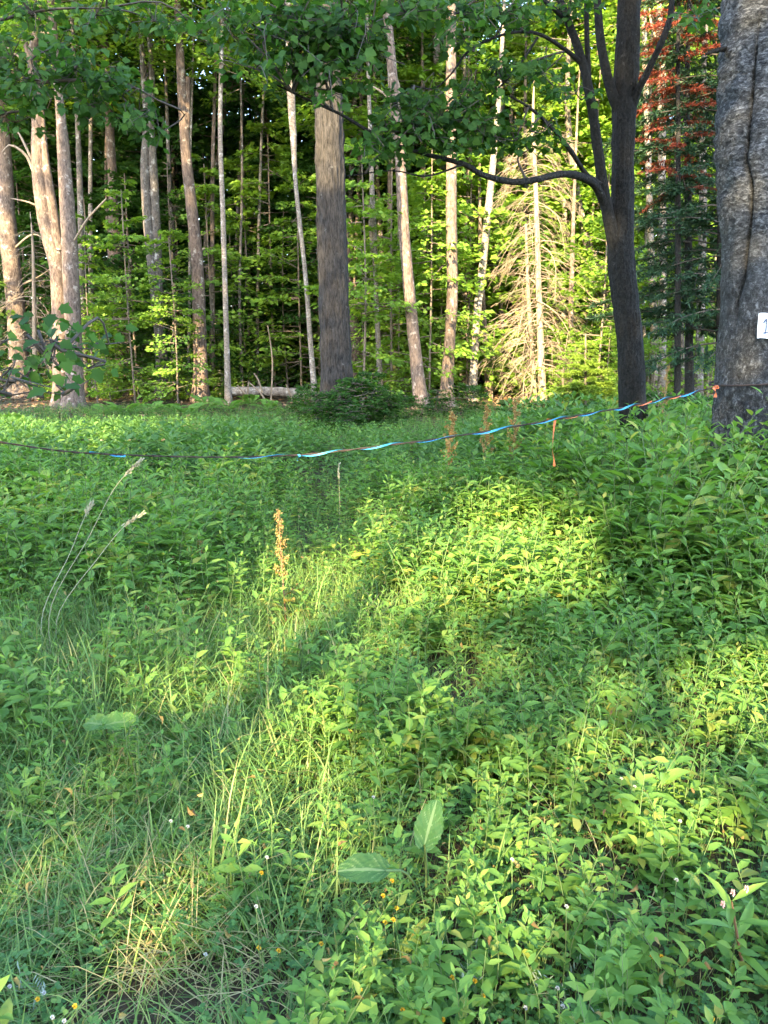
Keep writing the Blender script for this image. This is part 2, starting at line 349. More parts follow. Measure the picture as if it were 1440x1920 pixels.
def shade_tree(i, u, s0, H, R):
    rng = np.random.default_rng(900+i)
    x, y = u*_ca+s0*_sa, -u*_sa+s0*_ca
    root = thing('added_shade_tree', 'unseen tree added behind the viewer, crown cut to shape light on the meadow', 'tree', (x, y, 0), 'added shade trees behind the viewer')
    P = catmull([(0, 0, -.3), (rng.normal(0, .1), 0, H*.4), (rng.normal(0, .3), rng.normal(0, .3), H*.95)], 14)
    g = Geo(); g.add(*tube(P, np.linspace(.24, .04, 14), 8, .06, rng)); g.obj('trunk', M['maple_bark'], root)
    n = int(950*H); z = rng.uniform(.4, H, n); f = np.sqrt(np.clip(1-((z-H*.42)/(H*.6))**2, .04, 1))
    r = R*f*np.sqrt(rng.random(n)); a = rng.uniform(0, 2*PI, n)
    Q = np.stack([r*np.cos(a), r*np.sin(a), z], 1)
    D = rng.normal(0, 1, (n, 3)); D[:, 2] -= .3; Nn = rng.normal(0, .7, (n, 3)); Nn[:, 2] += 1
    Ls = rng.uniform(.16, .30, n); C = Q+norm(D)*Ls[:, None]*.5
    U, V = luv(C[:, 0]+x, C[:, 1]+y, C[:, 2]); keep = np.ones(n, bool)
    U = U+rng.normal(0, .03, n); V = V+rng.normal(0, .03, n)
    for poly, k in lit:
        m = inside(U, V, poly)
        if k < 1:  # half-open places: leaves removed in patches to dapple the sunlight
            cell = np.sin(U*11.3+1.7*np.sin(V*8.1))*np.sin(V*13.7+1.3*np.sin(U*7.3+i))*.5+.5
            m &= cell < k
        keep &= ~m
    g = Geo(); V4, F4 = kites(Q[keep], D[keep], Nn[keep], Ls[keep], Ls[keep]*.62); g.add(V4, F4, 0, rng.random(keep.sum())); g.obj('crown', M['canopy'], root)
for i, (u, s0, H) in enumerate([(-22, -17, 34), (-19, -14, 32), (-16.5, -18, 34), (-14, -14, 32), (-11.5, -17, 34), (-9, -14, 31), (-7, -17, 32), (-4, -14, 16.5),
                                (-1.5, -17, 17.5), (1, -14, 19.5), (3.5, -17, 21), (6, -14, 20), (8.5, -17, 21)]):
    shade_tree(i, u, s0, H, 2.5)

# ------------------------------------------------------------------ crowns shared between forest trees
def crown_geo(seed, z0, z1, R, nspray, nleaf, L, droop=.12, prof='oval', mat_n=1):
    rng = np.random.default_rng(seed); g = Geo()
    for k in range(nspray):
        t = rng.random(); h = z0+(z1-z0)*t
        pr = math.sqrt(max(.05, 1-(2*t-1)**2*.85)) if prof == 'oval' else (1.05-t*.8)
        a = rng.uniform(0, 2*PI); r = R*pr*rng.uniform(.45, 1.05)
        dirv = np.array([math.cos(a), math.sin(a), rng.normal(.12, .18)]); side = np.array([-math.sin(a), math.cos(a), 0])
        base = np.array([0, 0, h-.15*r])
        n = int(nleaf*rng.uniform(.6, 1.3)); u = rng.uniform(.28, 1, n)
        wv = r*.34*np.sin(np.clip(u, 0, 1)*PI*.9)+.05; lat = rng.uniform(-1, 1, n)*wv*1.25
        P = base+dirv*(u*r)[:, None]+side*lat[:, None]; P[:, 2] += rng.normal(0, .028*r+.012, n)-droop*r*u*u
        D = dirv*rng.uniform(.2, 1, n)[:, None]+side*(np.sign(lat)*rng.uniform(.1, 1, n))[:, None]; D[:, 2] -= rng.uniform(0, .5, n)
        Nn = rng.normal(0, .42, (n, 3)); Nn[:, 2] += .8; Nn += dirv*rng.uniform(.1, .9, n)[:, None]
        Ls = L*rng.uniform(.65, 1.25, n)
        V, F = kites(P, D, Nn, Ls, Ls*.68); g.add(V, F, 0, rng.random(n))
        pts = np.array([base, base+dirv*r*.5+[0, 0, -.05*r], base+dirv*r*.95+[0, 0, -droop*r*.9]])
        V, F = tube(pts, [.012+.004*r, .008, .003], 3); g.add(V, F, 1)
    return g
CAN = [crown_geo(100+i, 0, 8.5, 3.9, 74, 84, .17).mesh('canopy_crown', [M['forest'], M['forest_twig']]) for i in range(4)]
SAPC = [crown_geo(120+i, .5, 5.2, 1.75, 40, 74, .115, prof='cone').mesh('sapling_crown', [M['forest'], M['forest_twig']]) for i in range(5)]
DSAP = [crown_geo(170+i, .5, 5.2, 1.75, 40, 74, .115, prof='cone').mesh('sapling_crown', [M['maple'], M['forest_twig']]) for i in range(4)]  # same saplings in a darker leaf colour, standing in for deep shade
DCAN = [crown_geo(180+i, 0, 8.5, 3.9, 74, 84, .19).mesh('canopy_crown', [M['maple'], M['forest_twig']]) for i in range(3)]  # canopy copies with the wood's shade put into the leaf colour
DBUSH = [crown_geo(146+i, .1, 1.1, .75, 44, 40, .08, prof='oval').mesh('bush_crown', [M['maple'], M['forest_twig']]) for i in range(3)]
BUSH = [crown_geo(140+i, .1, 1.1, .75, 44, 34, .085, prof='oval').mesh('bush_crown', [M['forest'], M['forest_twig']]) for i in range(3)]
MIDC = [crown_geo(150+i, 0, 5.5, 2.2, 24, 74, .14).mesh('mid_crown', [M['forest'], M['forest_twig']]) for i in range(4)]

def flare(amount=.55, h=.28):
    def f(t, ph, P): return 1+amount*np.exp(-np.maximum(P[:, 2:3]-P[0, 2]-.25, 0)/h)*(1+.25*np.sin(5*ph+1)+.15*np.sin(3*ph))
    return f
def traced(path, d, base_z=None, top=0.0, dd=0.0):
    """pixel path (x, y, width) from top to bottom -> path and radii, bottom first, carried down into the ground and up above the frame"""
    pts = []; rad = []
    for (px, py, wd) in reversed(path):
        p = at(px, py, d); pts.append(p); rad.append(wd/FPX*d*.5*1.02)
    gzb = gz1(pts[0].x, d)-.25
    if base_z is None and pts[0].z > gzb:
        k = pts[0]; dirv = (pts[0]-pts[1]); dirv = dirv/max(.01, -dirv.z) if dirv.z < -.01 else Vector((0, 0, -1))
        q = k+dirv*(k.z-gzb)*.7; q.z = gzb; pts.insert(0, q); rad.insert(0, rad[0]*1.06)
    if top:
        dv = (pts[-1]-pts[-2]).normalized(); dv = (dv+Vector((0, 0, 1))).normalized()
        z = pts[-1].z; k = 0
        if top > z+.5:
            e = pts[-1]+dv*((top-z)*.5/dv.z); e2 = e+Vector((0, 0, 1))*((top-z)*.5)
            r0 = rad[-1]; pts += [e, e2]; rad += [r0*.7, r0*.25]
    return [tuple(p) for p in pts], rad
def stem_geo(pts, rad, base, sides=10, rough=.05, rng=None, shape=None, step=.35):
    P = np.array(pts)-np.array(base); L = np.linalg.norm(np.diff(P, axis=0), axis=1).sum(); m = max(6, min(70 if step > .3 else 170, int(L/step)))
    C = catmull(P, m); R = np.interp(np.linspace(0, 1, m), np.linspace(0, 1, len(rad)), rad)
    return tube(C, R, sides, rough, rng, shape)
def relief(V, sides, amp, fa, fz, seed=0):
    """furrowed bark: ridged noise pushed into the rings"""
    V = V.reshape(-1, sides, 3); c = V.mean(1, keepdims=True); rel = V-c; n = norm(rel); out = np.zeros(V.shape[:2])
    for i in range(V.shape[0]):
        z = V[i, 0, 2]
        for j in range(sides):
            a, b, _ = n[i, j]; q = mnoise.noise(Vector((a*fa+seed, b*fa, z*fz))); q2 = mnoise.noise(Vector((a*fa*2.3, b*fa*2.3+seed, z*fz*2.6)))
            out[i, j] = amp*((abs(q)*2-.5)+.6*(abs(q2)*2-.5))
    return (V+n*out[..., None]).reshape(-1, 3)
def main_tree(name, label, d, path, bark, top=14, crown=None, cz=None, cs=1.0, extra=(), stubs=(), sides=12, group=None, seed=0, rough=.06, fl=.5, furrow=None):
    rng = np.random.default_rng(seed+int(abs(path[0][0]))); pts, rad = traced(path, d, top=top)
    b = (pts[0][0], d, gz1(pts[0][0], d)); root = thing(name, label, 'tree', b, group)
    g = Geo(); V, F = stem_geo(pts, rad, b, sides, rough, rng, flare(fl), step=.35 if not furrow else .1)
    if furrow: V = relief(V, sides, *furrow)
    g.add(V, F)
    g.obj('trunk', bark, root)
    for (ep, et) in extra:      # second stems
        p2, r2 = traced(ep, d, base_z=0, top=et); g = Geo(); g.add(*stem_geo(p2, r2, b, 9, rough, rng)); g.obj('stem', bark, root)
    for sp in stubs:            # dead limbs: px, py, width
        p2 = [tuple(at(x, y, d+dd)) for (x, y, w_, dd) in sp]; r2 = [w_*.5*d/FPX for (x, y, w_, dd) in sp]
        g = Geo(); g.add(*stem_geo(p2, r2, b, 6, .05, rng, step=.12)); g.obj('branch', M['dead_wood'] if bark is not M['dark_bark'] else bark, root)
    if crown:
        o = inst('crown', crown, root); o.location = (pts[-1][0]-b[0], 0, (cz if cz else top-7)); o.rotation_euler = (0, 0, rng.uniform(0, 6.28)); o.scale = (cs, cs, cs)
    return root

W, G_, MB_, PB = M['warm_bark'], M['grey_bark'], M['maple_bark'], M['pale_bark']
main_tree('maple_tree', 'straight sunlit trunk at the left edge with dead twigs behind its base', 25, [(8, 300, 24), (14, 420, 28), (28, 560, 31), (38, 700, 36), (44, 738, 50)], W, 15, CAN[0], 8.5,
          stubs=[[(22, 470, 4, 0), (60, 440, 3, -.3), (90, 452, 1, -.5)], [(28, 540, 4, 0), (70, 520, 2, .2), (100, 500, 1, .3)], [(30, 580, 3, 0), (0, 565, 2, -.2), (-20, 580, 1, -.2)]])
main_tree('maple_tree', 'broad forked sunlit trunk, left one of the tall pair at the left', 21, [(70, 40, 12), (60, 110, 15), (70, 210, 19), (72, 320, 22), (86, 420, 25), (108, 500, 29), (114, 600, 31), (116, 700, 32), (120, 760, 36)], W, 14.5, CAN[1], 9.5,
          extra=[([(78, 205, 9), (84, 290, 12), (100, 400, 18), (110, 470, 20)], 0), ([(28, 40, 7), (44, 70, 9), (58, 115, 11)], 9)],
          stubs=[[(62, 320, 6, 0), (48, 290, 5, -.1), (20, 272, 4, -.2), (4, 285, 2, -.2)], [(60, 300, 5, 0), (42, 262, 4, 0), (28, 238, 2, 0)], [(74, 388, 4, 0), (50, 378, 3, -.2), (20, 372, 2, -.3)], [(66, 60, 4, 0), (85, 62, 4, 0), (104, 61, 3, 0)], [(42, 110, 4, 0), (20, 95, 3, 0), (0, 70, 2, 0)]])
main_tree('maple_tree', 'thick mottled trunk, right one of the tall pair at the left', 20.6, [(112, 200, 15), (118, 270, 20), (126, 380, 24), (132, 480, 27), (137, 600, 28), (140, 700, 30), (138, 760, 35)], W, 14.5, CAN[2], 9,
          stubs=[[(140, 450, 4, -.2), (165, 410, 4, -.6), (200, 372, 3, -1)]])
main_tree('maple_tree', 'thin grey trunk close behind the tall pair at the left', 24, [(146, 240, 8), (150, 360, 10), (154, 520, 12), (158, 720, 14)], G_, 13, MIDC[0], 9)
main_tree('maple_tree', 'half shaded straight trunk standing behind, with a narrow twin stem', 26, [(206, 240, 14), (213, 380, 17), (220, 520, 20), (228, 700, 24), (232, 745, 28)], MB_, 15, CAN[3], 9,
          extra=[([(205, 380, 4), (208, 500, 5), (214, 620, 6)], 0)])
main_tree('dead_tree', 'short thin dead stem with stubby twigs beside the half shaded trunk', 26, [(245, 480, 5), (242, 540, 7), (238, 660, 8), (238, 740, 9)], M['dead_wood'], 0, None, stubs=[[(243, 505, 4, 0), (250, 498, 3, 0), (254, 492, 2, 0)]])
main_tree('maple_tree', 'grey double stemmed tree, its two stems pressed side by side', 24, [(264, 60, 8), (270, 150, 11), (276, 230, 15), (272, 320, 16), (279, 430, 18), (291, 540, 19), (302, 650, 20), (305, 745, 25)], G_, 14, CAN[1], 9,
          extra=[([(280, 60, 9), (285, 150, 10), (281, 220, 13), (289, 340, 15), (294, 460, 16), (299, 560, 15), (304, 690, 14)], 12)])
main_tree('maple_tree', 'tall slim trunk with a broken stub high on its right side', 23, [(334, 40, 12), (338, 110, 14), (343, 200, 16), (350, 300, 18), (362, 410, 20), (371, 500, 22), (373, 580, 23), (376, 670, 24), (376, 752, 29)], MB_, 14, CAN[0], 10,
          extra=[([(353, 145, 8), (352, 190, 9), (350, 240, 11)], 0)], stubs=[[(375, 470, 4, 0), (384, 465, 3, 0)]])
main_tree('birch_tree', 'very slender pale stem between the slim trunk and the fallen log', 22, [(418, 10, 6), (414, 150, 7), (413, 260, 8), (418, 400, 9), (422, 540, 9), (427, 720, 11)], PB, 13, MIDC[1], 8.5)
main_tree('maple_tree', 'shaded thin trunk far behind, left of the dark pine', 31, [(495, 180, 12), (498, 330, 12), (505, 480, 13), (520, 640, 14), (530, 745, 17)], G_, 14, MIDC[2], 8)
main_tree('birch_tree', 'sinuous slim birch just left of the dark pine', 21.5, [(541, 60, 10), (545, 170, 14), (550, 260, 11), (553, 330, 7), (562, 420, 8), (573, 520, 8), (582, 640, 9), (590, 740, 11)], PB, 12, MIDC[3], 8.5)
main_tree('pine_tree', 'massive dark ridged pine trunk in the middle of the clearing edge', 16.5, [(610, -20, 40), (612, 60, 42), (615, 170, 46), (619, 300, 48), (623, 440, 50), (627, 580, 52), (631, 690, 56), (633, 760, 62)], M['pine_bark'], 17, CAN[2], 11, sides=80, fl=.6, rough=.012, furrow=(.032, 8, 1.5))
main_tree('maple_tree', 'leaning trunk half hidden behind the dark pine', 25, [(640, 380, 16), (646, 470, 18), (655, 560, 20), (668, 650, 23), (676, 740, 26)], MB_, 12, CAN[3], 8)
main_tree('birch_tree', 'thin birch with a broken pale stub at mid height, right of the pine', 22, [(690, 120, 6), (694, 240, 7), (699, 390, 9), (703, 480, 9), (708, 620, 9), (714, 740, 11)], PB, 12, MIDC[0], 9,
          extra=[([(697, 380, 12), (698, 410, 14), (701, 480, 12)], 0)])
main_tree('birch_tree', 'thin straight sunlit stem between the two leaning bare trunks', 26, [(731, 280, 7), (731, 400, 9), (733, 520, 9), (737, 640, 10), (742, 745, 12)], W, 13, MIDC[1], 9)
main_tree('maple_tree', 'bare curving trunk leaning to the left with pale side shoots at top', 20.5, [(722, -20, 14), (729, 60, 15), (738, 170, 17), (750, 300, 18), (757, 430, 20), (766, 530, 21), (777, 640, 22), (788, 740, 25), (792, 770, 30)], W, 14, CAN[0], 12,
          stubs=[[(738, 190, 5, 0), (715, 172, 4, 0), (695, 160, 2, 0)], [(746, 205, 6, 0), (748, 165, 5, .1), (741, 140, 3, .1)], [(744, 178, 4, 0), (770, 178, 3, -.2), (790, 177, 1, -.2)]], group=None)
main_tree('birch_tree', 'pale broad birch close behind the straight bare trunk', 27, [(818, 90, 12), (822, 200, 14), (825, 300, 15), (825, 420, 16), (829, 520, 16), (832, 620, 16), (838, 740, 18)], PB, 14, CAN[1], 12,
          stubs=[[(820, 160, 5, 0), (795, 175, 5, -.2), (770, 160, 3, -.3), (758, 140, 2, -.3)]])
main_tree('maple_tree', 'straight bare trunk, warm lit above and grey below', 21.5, [(846, -20, 16), (846, 90, 17), (845, 200, 18), (846, 310, 18), (846, 430, 20), (848, 540, 20), (843, 640, 21), (837, 740, 24), (836, 765, 29)], W, 16, CAN[2], 12.5)
main_tree('birch_tree', 'leaning white birch left of the bare dead spruce', 23.5, [(934, 200, 9), (926, 290, 11), (915, 400, 13), (905, 500, 14), (894, 600, 14), (888, 700, 15), (886, 755, 18)], PB, 13, MIDC[2], 11.5)
main_tree('maple_tree', 'thin sunlit stem just right of the leaning white birch', 24.5, [(900, 420, 6), (905, 560, 9), (912, 660, 10), (916, 745, 12)], W, 9, None)
main_tree('maple_tree', 'thin pinkish stem among the bare twigs left of the dead spruce', 26, [(935, 480, 7), (940, 600, 9), (945, 745, 11)], W, 10, None)
main_tree('maple_tree', 'mottled leaning trunk just left of the dark near maple', 26, [(1092, 420, 14), (1112, 480, 15), (1130, 550, 16), (1143, 640, 17), (1152, 745, 20)], G_, 12, MIDC[1], 8)
main_tree('maple_tree', 'thin brown stem right of the dead spruce', 24.5, [(1076, 380, 6), (1073, 480, 8), (1070, 600, 9), (1068, 740, 10)], W, 10, None)
main_tree('birch_tree', 'blotched grey white trunk rising through the red dead boughs', 22.5, [(1236, -10, 11), (1240, 110, 14), (1241, 230, 14), (1241, 350, 13), (1243, 480, 12), (1243, 600, 12), (1241, 735, 15)], PB, 14, MIDC[2], 9.5,
          stubs=[[(1234, 80, 5, 0), (1222, 50, 4, 0), (1218, 15, 3, 0)]])
main_tree('birch_tree', 'blotched shaded trunk left of the red dead boughs', 24, [(1208, 60, 9), (1214, 260, 10), (1220, 460, 12), (1226, 600, 13), (1228, 735, 15)], PB, 13, MIDC[3], 9.5)
main_tree('birch_tree', 'smooth pale grey trunk right of the dark spruce stem', 21, [(1318, 190, 10), (1318, 360, 13), (1316, 500, 14), (1312, 640, 15), (1309, 740, 17)], G_, 13, MIDC[0], 9.5)
main_tree('birch_tree', 'thin pale trunk left of the dark spruce stem', 24, [(1268, 380, 7), (1274, 520, 8), (1278, 640, 9), (1280, 735, 11)], G_, 12, MIDC[1], 9)

def BYW(px):
    x, n = min([(30, 'leftmost sunlit trunk'), (115, 'left trunk pair'), (225, 'half shaded trunk'), (297, 'double stemmed tree'), (368, 'high stubbed trunk'), (421, 'slenderest pale stem'), (512, 'fallen log'), (630, 'massive dark pine'), (708, 'broken stubbed birch'), (772, 'bare curving trunk'), (842, 'straight bare trunk'), (892, 'leaning white birch'), (1012, 'bare dead spruce'), (1180, 'dark forked maple')], key=lambda a: abs(a[0]-px))
    return ('left of the ' if px < x else 'right of the ')+n
_r = np.random.default_rng(61)
for k, px in enumerate([178, 196, 322, 352, 398, 455, 482, 665, 688, 722, 792, 812, 866, 878, 958, 1052, 1128, 1216]):
    dx = _r.normal(0, 12); wd = _r.uniform(5, 10)
    main_tree('slender_tree', 'thin '+('pale', 'brown', 'grey')[k % 3]+' stem in the wood '+BYW(px), _r.uniform(24.5, 28.5), [(px+dx, 120, wd*.6), (px+dx*.6+_r.normal(0, 4), 330, wd*.8), (px+_r.normal(0, 4), 560, wd), (px, 745, wd*1.2)], (PB, W, G_)[k % 3], 12, MIDC[k % 4] if k % 2 else None, 9, group='thin stems at the wood edge')

# ------------------------------------------------------------------ dead spruce, dark spruces, reddish fir, fir sapling
def dead_branch(seed, L=1.5):
    rng = np.random.default_rng(seed); g = Geo(); m = 9
    t = np.linspace(0, 1, m); P = np.stack([L*t*(1-.12*t), .08*L*np.sin(t*3+seed), .10*L*t-.72*L*t*t], 1)
    g.add(*tube(P, .0095*(1-t)+.0025, 4))
    for k in range(11):
        q = rng.uniform(.2, .98); b = np.array([np.interp(q, t, P[:, c]) for c in range(3)]); l = L*rng.uniform(.18, .45)*(1.1-q*.6); s = rng.choice([-1, 1])
        e = b+np.array([l*.7, s*l*rng.uniform(.3, .7), -l*rng.uniform(.15, .7)]); mid = (b+e)/2+[0, 0, l*.12]
        g.add(*tube(np.array([b, mid, e]), [.0045, .0035, .0015], 3))
        for kk in range(2):
            f = mid*(1-kk*.5)+e*kk*.5; l2 = l*.4; g.add(*tube(np.array([f, f+[l2*.5, s*l2*.6*(1 if kk else -1), -l2*.5]]), [.003, .0012], 3))
    return g.mesh('dead_branch', M['dead_wood'])
DEADB = [dead_branch(s) for s in range(6)]
def bough(seed, L, mat, droop, dens=1.0, name='bough'):
    rng = np.random.default_rng(seed); g = Geo(); m = 8; t = np.linspace(0, 1, m)
    P = np.stack([L*t, .04*L*np.sin(t*4+seed), .06*L*t-droop*L*t*t], 1); g.add(*tube(P, .014*(1-t)+.004, 4), 1)
    for k in range(int(30*dens)):
        q = rng.uniform(.12, 1); b = np.array([np.interp(q, t, P[:, c]) for c in range(3)]); l = L*rng.uniform(.16, .36)*(1.15-q*.7); s = rng.choice([-1, 1])
        e = b+np.array([l*.75, s*l*.65, -l*rng.uniform(.05, .4)])
        n = 14; u = rng.random(n); C = b+(e-b)*u[:, None]; D = (e-b)/l*.8+rng.normal(0, .55, (n, 3)); Nn = rng.normal(0, .6, (n, 3)); Nn[:, 2] += .7
        Ls = rng.uniform(.07, .13, n); V, F = kites(C, D, Nn, Ls, Ls*.2); g.add(V, F, 0, rng.random(n))
        V, F = kites(b[None], (e-b)[None], np.array([[0, 0, 1.]]), np.array([l]), np.array([.05])); g.add(V, F, 0, rng.random())
    return g.mesh(name, [mat, M['twig']])
SPB = [bough(s, 1.6, M['needle'], .22) for s in range(4)]
RDB = [bough(10+s, 1.5, M['red'], .18, .9) for s in range(3)]
FIB = [bough(20+s, .62, M['fir'], .05, 1.5) for s in range(3)]
def conifer(name, label, d, path, bark, top, boughs, z0, z1, n, s0, s1, seed, dead=None, pname='bough', extra=None):
    rng = np.random.default_rng(seed); pts, rad = traced(path, d, top=top); b = (pts[0][0], d, gz1(pts[0][0], d))
    root = thing(name, label, 'tree', b); g = Geo(); g.add(*stem_geo(pts, rad, b, 9, .04, rng, flare(.3))); g.obj('trunk', bark, root)
    A = np.array(pts)-np.array(b)
    def put(me, z, s, az, pn):
        p = [np.interp(z, A[:, 2], A[:, 0]), np.interp(z, A[:, 2], A[:, 1]), z]
        o = inst(pn, me, root); o.location = p; o.rotation_euler = (0, rng.normal(0, .26 if pn == 'branch' else .12), az); o.scale = (s, s*rng.uniform(.85, 1.15), s)
    for k in range(n):
        t = (k+rng.random())/n; z = z0+(z1-z0)*t
        put(boughs[rng.integers(len(boughs))], z, (s0+(s1-s0)*t)*(rng.uniform(.45, 1.2) if pname == 'branch' else rng.uniform(.75, 1.15)), k*2.4+rng.normal(0, .4), pname)
    for (z, az, s, me) in (extra or ()): put(me, z, s, az, pname)
    return root
conifer('dead_spruce', 'bare dead spruce with a fan of drooping tan branches in full sun', 23, [(1000, 250, 6), (1004, 340, 8), (1008, 470, 10), (1012, 600, 12), (1017, 740, 15)], M['dead_wood'], 8.8, DEADB, .9, 7.6, 175, 1.55, .85, 5, pname='branch')
conifer('dead_spruce', 'thin dead spruce stem hugging the left of the fan shaped one', 23.6, [(986, 420, 4), (990, 540, 7), (996, 640, 8), (1002, 745, 10)], M['dead_wood'], 5.5, DEADB, .6, 5, 24, .8, .4, 6, pname='branch')
conifer('dead_spruce', 'dead conifer with pale dry twigs behind the trunk pair at the left', 24, [(62, 470, 5), (64, 560, 7), (66, 745, 9)], M['dead_wood'], 5.5, DEADB, .7, 5, 66, 1.15, .7, 7, pname='branch')
conifer('spruce_tree', 'dark spruce with black stem and drooping blue green boughs, near the birch', 17.5, [(1288, 170, 9), (1290, 320, 12), (1291, 480, 13), (1292, 620, 14), (1293, 735, 17)], M['dark_bark'], 11, SPB, 2.0, 10.5, 120, 1.3, .65, 8)
conifer('spruce_tree', 'second dark spruce, tight against the left flank of the birch', 16, [(1352, 150, 8), (1352, 400, 12), (1350, 620, 14), (1348, 745, 16)], M['dark_bark'], 12, SPB, 1.4, 11.5, 130, 1.15, .65, 9)
conifer('spruce_tree', 'dying fir with rust red boughs beside the dark near maple', 16.2, [(1272, 60, 6), (1272, 260, 8), (1271, 460, 10), (1270, 735, 12)], M['dark_bark'], 11, RDB, 4.6, 10.8, 64, .5, 1.05, 11)
conifer('spruce_tree', 'shaded spruce deep in the wood left of the slim trunk', 30, [(330, 300, 6), (334, 500, 9), (338, 745, 14)], M['dark_bark'], 12, SPB, 1.2, 12, 60, 1.35, .4, 12)
conifer('spruce_tree', 'shaded spruce deep in the wood behind the fallen log', 31, [(470, 300, 6), (470, 500, 9), (470, 745, 14)], M['dark_bark'], 12, SPB, .8, 12, 60, 1.35, .4, 13)
conifer('spruce_tree', 'green spruce crown rising above the bare dead spruce', 26, [(985, 150, 5), (985, 400, 8), (990, 745, 12)], M['dark_bark'], 12, [bough(31, 1.3, M['fir'], .12), bough(32, 1.3, M['fir'], .15)], 5.5, 12, 40, 1.1, .4, 14)
conifer('fir_sapling', 'small bright yellow green fir left of the dark near maple', 19, [(1098, 625, 3), (1098, 680, 4), (1098, 742, 5)], M['forest_twig'], 0, FIB, .35, 1.75, 46, 1.25, .25, 15)

# ------------------------------------------------------------------ words that single things out
WOOD = [(30, 'leftmost sunlit trunk'), (115, 'left trunk pair'), (225, 'half shaded trunk'), (297, 'double stemmed tree'), (368, 'high stubbed trunk'), (421, 'slenderest pale stem'), (512, 'fallen log'), (580, 'sinuous slim birch'),
        (630, 'massive dark pine'), (708, 'broken stubbed birch'), (772, 'bare curving trunk'), (842, 'straight bare trunk'), (892, 'leaning white birch'), (1012, 'bare dead spruce'), (1098, 'small bright fir'), (1180, 'dark forked maple'), (1290, 'dark spruce'), (1390, 'silvery birch')]
FIELD = [(800, 1600, 'burdock leaves'), (538, 1120, 'tall brown dock stalk'), (205, 1390, 'broad leaved plant'), (880, 1890, 'plantain'), (1405, 1780, 'pink flowered weed'), (760, 1180, 'three ferns'), (405, 1600, 'tallest grass tuft'), (60, 1850, 'bottom left corner'),
         (560, 1850, 'bottom middle'), (1195, 1540, 'grass tuft at right'), (1225, 1870, 'bottom right grass tuft'), (1000, 1400, 'middle of the herb stand'), (1390, 1350, 'right edge'), (620, 1400, 'trodden strip'), (240, 1650, 'dry straw patch'), (950, 1700, 'burdock grass tuft'), (1040, 1880, 'bottom right silvery plant')]
_used = {}
ORD = ['', 'second ', 'third ', 'fourth ', 'fifth ', 'sixth ', 'seventh ', 'eighth ', 'ninth ', 'tenth ', 'eleventh ', 'twelfth ', 'thirteenth ', 'fourteenth ', 'fifteenth ', 'sixteenth ', 'seventeenth ', 'eighteenth ', 'nineteenth ', 'twentieth ']
def uniq(t):
    k = _used.get(t, 0); _used[t] = k+1
    return (ORD[k] if k < 20 else '')+t
def by_wood(px):
    x, n = min(WOOD, key=lambda a: abs(a[0]-px))
    return ('left of the ' if px < x-14 else 'right of the ' if px > x+14 else 'behind the ')+n
def by_field(px, py):
    x, y, n = min(FIELD, key=lambda a: math.hypot(a[0]-px, (a[1]-py)))
    return ('left of the ' if px < x-40 else 'right of the ' if px > x+40 else 'above the ' if py < y else 'below the ')+n
# ------------------------------------------------------------------ saplings, bushes, ferns
def sapling(px, d, s, v, label, group='leafy saplings at the wood edge', dark=False, z=None, name='sapling'):
    p = at(px, 700, d); b = (p.x, d, gz1(p.x, d)); rng = np.random.default_rng(int(abs(px*7+d*13)))
    if name == 'sapling':
        label = uniq(('low' if s < .7 else 'young' if s < 1.3 else 'tall' if s < 1.9 else 'very tall')+(' dark' if dark else ' bright')+' leafy sapling '+('deep in the wood, ' if d > 27.5 else 'with layered sprays ')+by_wood(px))
    else: label = uniq(label.split(' at ')[0].split(' hiding ')[0].split(' in the ')[0]+(' hiding the foot of the massive pine' if 'pine' in group else ' in front '+by_wood(px)+'' if False else ' at the edge of the wood '+by_wood(px)))
    root = thing(name, label, 'tree' if name == 'sapling' else 'bush', b, group, rng.uniform(0, 6.28))
    if name == 'sapling':
        g = Geo(); P = catmull([(0, 0, -.2), (rng.normal(0, .08), rng.normal(0, .08), 2.4*s), (0, 0, 5.0*s)], 10); g.add(*tube(P, np.linspace(.022, .006, 10)*s+.008, 6)); g.obj('trunk', M['forest_twig'], root)
        o = inst('crown', DSAP[v % 4] if dark else SAPC[v % 5], root); o.scale = (s, s, s)
    else:
        o = inst('crown', (DBUSH if dark else BUSH)[v % 3], root); o.scale = (s, s, s*rng.uniform(.8, 1.15))
    return root
SLAB = 'slender leafy sapling with layered leaf sprays between the trunks'
_r = random.Random(4)
